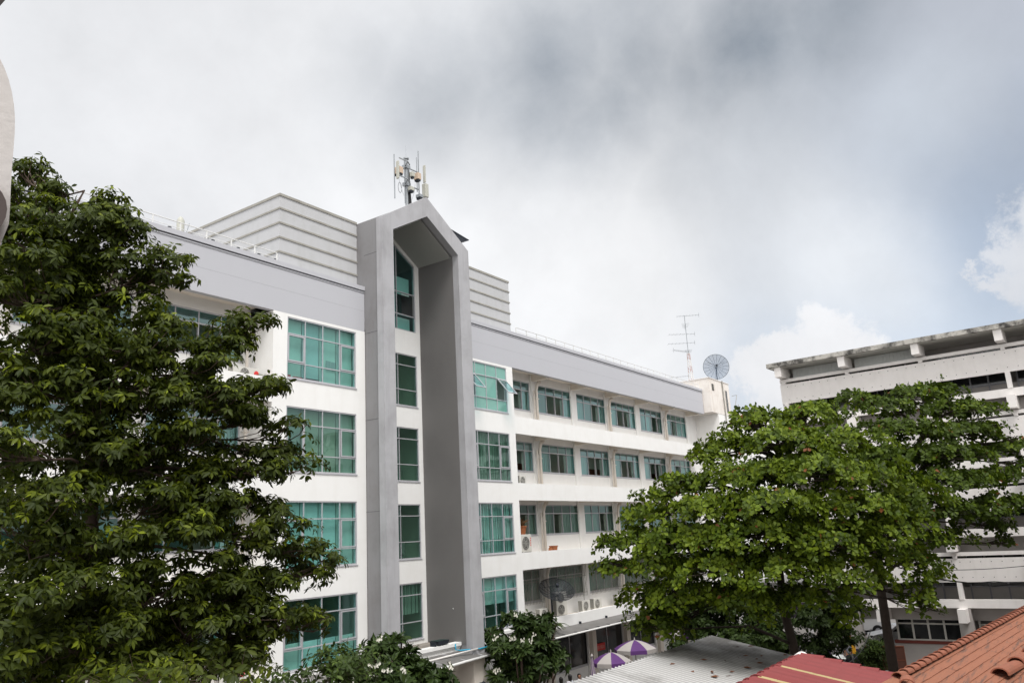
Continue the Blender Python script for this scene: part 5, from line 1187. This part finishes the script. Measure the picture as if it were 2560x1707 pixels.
# almond trees
AT = [(1645, 1020, 48, 14, 33), (1715, 950, 45, 16, 33.5), (1600, 1050, 30, 12, 32.6), (1560, 1098, 55, 14, 32), (1500, 1140, 45, 14, 32), (1400, 1240, 36, 18, 32.4), (1405, 1300, 30, 20, 32), (1680, 1010, 60, 22, 33), (1745, 965, 75, 28, 33), (1850, 950, 95, 30, 33.5), (1640, 1045, 45, 22, 32.5), (1790, 1010, 120, 40, 32), (1920, 1010, 110, 42, 32), (1560, 1120, 55, 22, 32), (1690, 1090, 120, 34, 31.5),
      (1850, 1080, 150, 45, 30.5), (1990, 1090, 110, 45, 31), (1480, 1175, 60, 24, 32), (1600, 1160, 110, 34, 31), (1760, 1150, 150, 40, 30), (1930, 1160, 140, 45, 30), (2080, 1130, 90, 40, 31.5), (1405, 1240, 32, 20, 32.5), (1470, 1225, 60, 34, 31.5),
      (1580, 1230, 120, 45, 30.5), (1740, 1220, 130, 45, 29.6), (1900, 1230, 140, 50, 29.6), (2050, 1210, 100, 50, 30.5), (1420, 1300, 45, 26, 32), (1500, 1290, 80, 45, 31), (1640, 1300, 120, 45, 29.8), (1800, 1300, 120, 50, 29.4), (1940, 1310, 110, 50, 29.6),
      (2070, 1290, 80, 55, 30.4), (1480, 1360, 60, 45, 31.5), (1580, 1360, 90, 40, 30.6), (1520, 1430, 60, 42, 31.5), (1500, 1400, 55, 50, 32), (1560, 1420, 35, 45, 32), (1700, 1370, 90, 35, 30), (1745, 1420, 35, 35, 29.6), (1860, 1370, 70, 24, 29.8), (1960, 1370, 45, 40, 29.8), (2110, 1350, 50, 55, 30.5), (2140, 1390, 28, 30, 30.3),
      (1945, 1415, 28, 22, 30)]
ATF = [(1600, 1280, 120, 70, 32.5), (1760, 1230, 160, 70, 32.8), (1920, 1250, 150, 70, 32.4), (1540, 1380, 60, 50, 32.8), (1850, 1070, 130, 40, 33), (2100, 1290, 60, 60, 31.6), (1500, 1440, 50, 40, 32.6), (1640, 1370, 110, 35, 32.4), (1780, 1380, 90, 30, 32.2)]
AT2F = [(2120, 1080, 110, 50, 37), (2060, 1180, 70, 60, 36.5)]
al = at(1842*S_, 1600*S_, 34.5); al = Vector((al.x, al.y, G)); hb_ = [at(1836*S_, 1570*S_, 34.5), at(1822*S_, 1480*S_, 34.5), at(1800*S_, 1400*S_, 34.5), at(1790*S_, 1300*S_, 33.5), at(1780*S_, 1180*S_, 33), at(1800*S_, 1060*S_, 33.5)]
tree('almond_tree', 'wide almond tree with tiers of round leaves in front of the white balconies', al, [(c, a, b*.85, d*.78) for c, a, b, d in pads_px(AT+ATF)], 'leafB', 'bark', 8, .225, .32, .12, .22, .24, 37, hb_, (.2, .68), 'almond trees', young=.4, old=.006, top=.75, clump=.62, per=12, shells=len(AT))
AT2 = [(1960, 915, 55, 24, 38), (2030, 935, 80, 28, 37), (2120, 900, 85, 30, 37.5), (2190, 935, 85, 32, 37), (2270, 940, 40, 20, 37.5), (2060, 985, 110, 34, 36), (2200, 990, 90, 26, 36.5), (2270, 980, 45, 18, 37), (2130, 1040, 130, 34, 35.5),
       (2290, 1030, 60, 20, 37), (2340, 1015, 45, 22, 37), (2020, 1045, 90, 36, 35.5), (2180, 1100, 110, 40, 34.5), (2280, 1090, 70, 30, 35.5), (2350, 1060, 40, 20, 37), (2120, 1160, 110, 45, 34), (2230, 1170, 90, 40, 34.5), (2300, 1150, 70, 24, 35), (2170, 1230, 70, 34, 34.5), (2290, 1200, 45, 28, 35.5), (2310, 1240, 22, 24, 35.5), (2060, 1170, 80, 40, 34.5), (2340, 1150, 40, 26, 36)]
al = at(2068*S_, 1640*S_, 38.5); al = Vector((al.x, al.y, G)); hb_ = [at(2058*S_, 1570*S_, 38.5), at(2038*S_, 1450*S_, 38.5), at(2020*S_, 1330*S_, 38.5), at(2010*S_, 1230*S_, 37.6), at(2060*S_, 1120*S_, 37), at(2120*S_, 1000*S_, 37)]
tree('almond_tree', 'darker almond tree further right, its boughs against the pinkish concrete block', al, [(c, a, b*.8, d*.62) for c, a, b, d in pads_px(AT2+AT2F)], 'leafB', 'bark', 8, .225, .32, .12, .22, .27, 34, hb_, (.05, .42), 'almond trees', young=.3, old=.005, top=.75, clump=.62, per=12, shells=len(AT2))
AT3 = [(2120, 1480, 30, 14, 33), (2160, 1500, 30, 12, 33), (2190, 1520, 20, 10, 33)]
# dark small leaved trees beyond the metal roof
for i, (lst, lab, (bx, by), g3) in enumerate((
        ([(1640, 1400, 70, 45, 45), (1700, 1380, 60, 40, 45), (1650, 1460, 60, 30, 44), (1600, 1440, 35, 35, 45), (1580, 1500, 40, 30, 44), (1660, 1510, 60, 25, 44)], 'dark fine leaved tree just behind the top of the metal roof', (1650, 1600), 45),
        ([(1770, 1420, 55, 55, 44), (1740, 1470, 60, 36, 43), (1800, 1480, 50, 35, 43), (1700, 1490, 45, 22, 42)], 'dark fine leaved tree between the metal roof top and first almond trunk', (1760, 1600), 44),
        ([(1885, 1420, 50, 45, 42), (1920, 1450, 40, 40, 42), (1870, 1490, 35, 30, 42), (1930, 1400, 40, 30, 42), (1905, 1530, 25, 25, 42)], 'dark fine leaved tree right of the first almond trunk', (1890, 1600), 42))):
    c = at(bx*S_, by*S_, g3); tree('small_leaved_tree', lab, Vector((c.x, c.y, G)), pads_px(lst), 'leafD', 'bark', 9, .24, .24, .2, .2, .12, 105, [Vector((c.x, c.y, -7)), at(lst[0][0]*S_, lst[0][1]*S_+20, g3)], (.1, .5), 'dark trees beyond the metal roof', shape='lance')
# clipped round bush between the columns
bc = onZ(2180, 1600, -7.2)
tree('round_bush', 'round spiky green bush between the concrete columns', Vector((bc.x-6, bc.y-1.2, G)), [((bc.x-6, bc.y-1.2, G+1.15), .75, .75, .75)], 'leafD', 'bark', 9, .26, .1, .1, .5, .06, 170, [Vector((bc.x-6, bc.y-1.2, G+.7))], (.3, .7), shape='lance', top=.6)
# frangipani: bare forked stems ending in rosettes of long leaves, with white flowers
def frangipani(label, base, lst, ndens, seed):
    t = thing('frangipani', label, 'tree', tuple(base), 0, 'flowering frangipani by the wall')
    br = MB(); A = [[] for _ in range(6)]; heads = []
    for c, rx, rd, rz in pads_px(lst):
        n = int(ndens*(rx*rz+rx*rd*.5)); P, Nn, dz, rr = pad_points(c, rx, rd, rz, n, .6, .5, 8); heads += list(P)
        for i, a in enumerate(rosettes(P, Nn, 20, .38, .17, .16, .3, .25+.45*rng.random(n), .12, .1)): A[i].append(a)
        for p in P[::9]: p = Vector(p); m_ = base.lerp(p, .55); m_.z = base.z+(p.z-base.z)*.4; br.tube([base+Vector((0, 0, .2)), m_, p], [.09, .05, .028], 5, cap=False)
    br.build('trunk', 'bark2', t, smooth=True); leaf_mesh('crown', 'leafC', t, *[np.concatenate(a) for a in A], shape='lance')
    hs = sorted(heads, key=lambda p: p[1]*.57+p[0]*.82-p[2]*.3)[:max(14, len(heads)//4)]; hs = [hs[i] for i in rng.choice(len(hs), 12, replace=False)]
    for p in hs:
        q = MB(); c = Vector(p)+Vector((-.22, -.22, .2))
        for b_ in range(7):
            cc = c+Vector(rng.normal(size=3)*.05)
            for k in range(5): a = k*1.2566+b_; d = Vector((math.cos(a), -.5, math.sin(a))); e = Vector((-math.sin(a), 0, math.cos(a))); q.add([cc, cc+d*.035+e*.02, cc+d*.06, cc+d*.035-e*.02], [(0, 1, 2, 3)])
        q.build('flower_cluster', 'petal', t)
    return t
fb = at(1190*S_, 1700*S_, 31); fb = Vector((fb.x, 21.6, G))
fr1 = [(1200, 1440, 60, 32, 37), (1160, 1480, 50, 34, 36.6), (1240, 1470, 50, 40, 37), (1200, 1500, 80, 40, 36.4), (1260, 1510, 32, 40, 37), (1140, 1540, 40, 40, 36), (1210, 1560, 70, 40, 36.2)]
c = at(1200*S_, 1560*S_, 36.5); frangipani('taller frangipani with white flowers right of the entrance canopy', Vector((c.x, c.y, G)), fr1, 44, 1)
fr2 = [(900, 1500, 45, 25, 28), (930, 1530, 55, 30, 27.6), (870, 1530, 50, 35, 27.6), (960, 1540, 30, 22, 28), (900, 1565, 90, 30, 27), (1000, 1572, 30, 12, 27)]
c = at(905*S_, 1600*S_, 27.6); frangipani('lower frangipani with white flowers left of the entrance canopy', Vector((c.x, c.y, G)), fr2, 60, 2)
# small palm tuft on the balcony edge
pc_ = onY(1200+640/3.432, 1250+980/3.432, 24.3); t = thing('areca_palm', 'bright green palm fronds rising beside the frangipani top', 'palm', (pc_.x, 24.1, G))
q = MB(); cc0 = Vector((pc_.x-1.0, 24.0, -4.6))
q.tube([(cc0.x, cc0.y, G), cc0], .06, 6); q.build('trunk', 'bark2', t)
Pp, Dd, Uu, Ll, Ww, Tt = [], [], [], [], [], []
for i in range(13):
    a = i*2.4; h = Vector((math.cos(a), math.sin(a)*.6, 0)); ln = .9+.5*rng.random()
    for j in range(22):
        s = j/21; p = cc0+h*ln*s+Vector((0, 0, 1.0*s-.95*s*s)); n_ = Vector((-h.y, h.x, 0))
        for sd_ in (-1, 1):
            d = (n_*sd_+h*.6+Vector((0, 0, -.25))).normalized(); Pp.append(p); Dd.append(d); Uu.append((0, 0, 1)); Ll.append(.3*(1-.5*s)); Ww.append(.018); Tt.append(.6+.3*rng.random())
leaf_mesh('frond', 'leafD', t, np.array(Pp), np.array(Dd), np.array(Uu, float)+.01, np.array(Ll), np.array(Ww), np.array(Tt), 'lance')
bpy.context.view_layer.update()
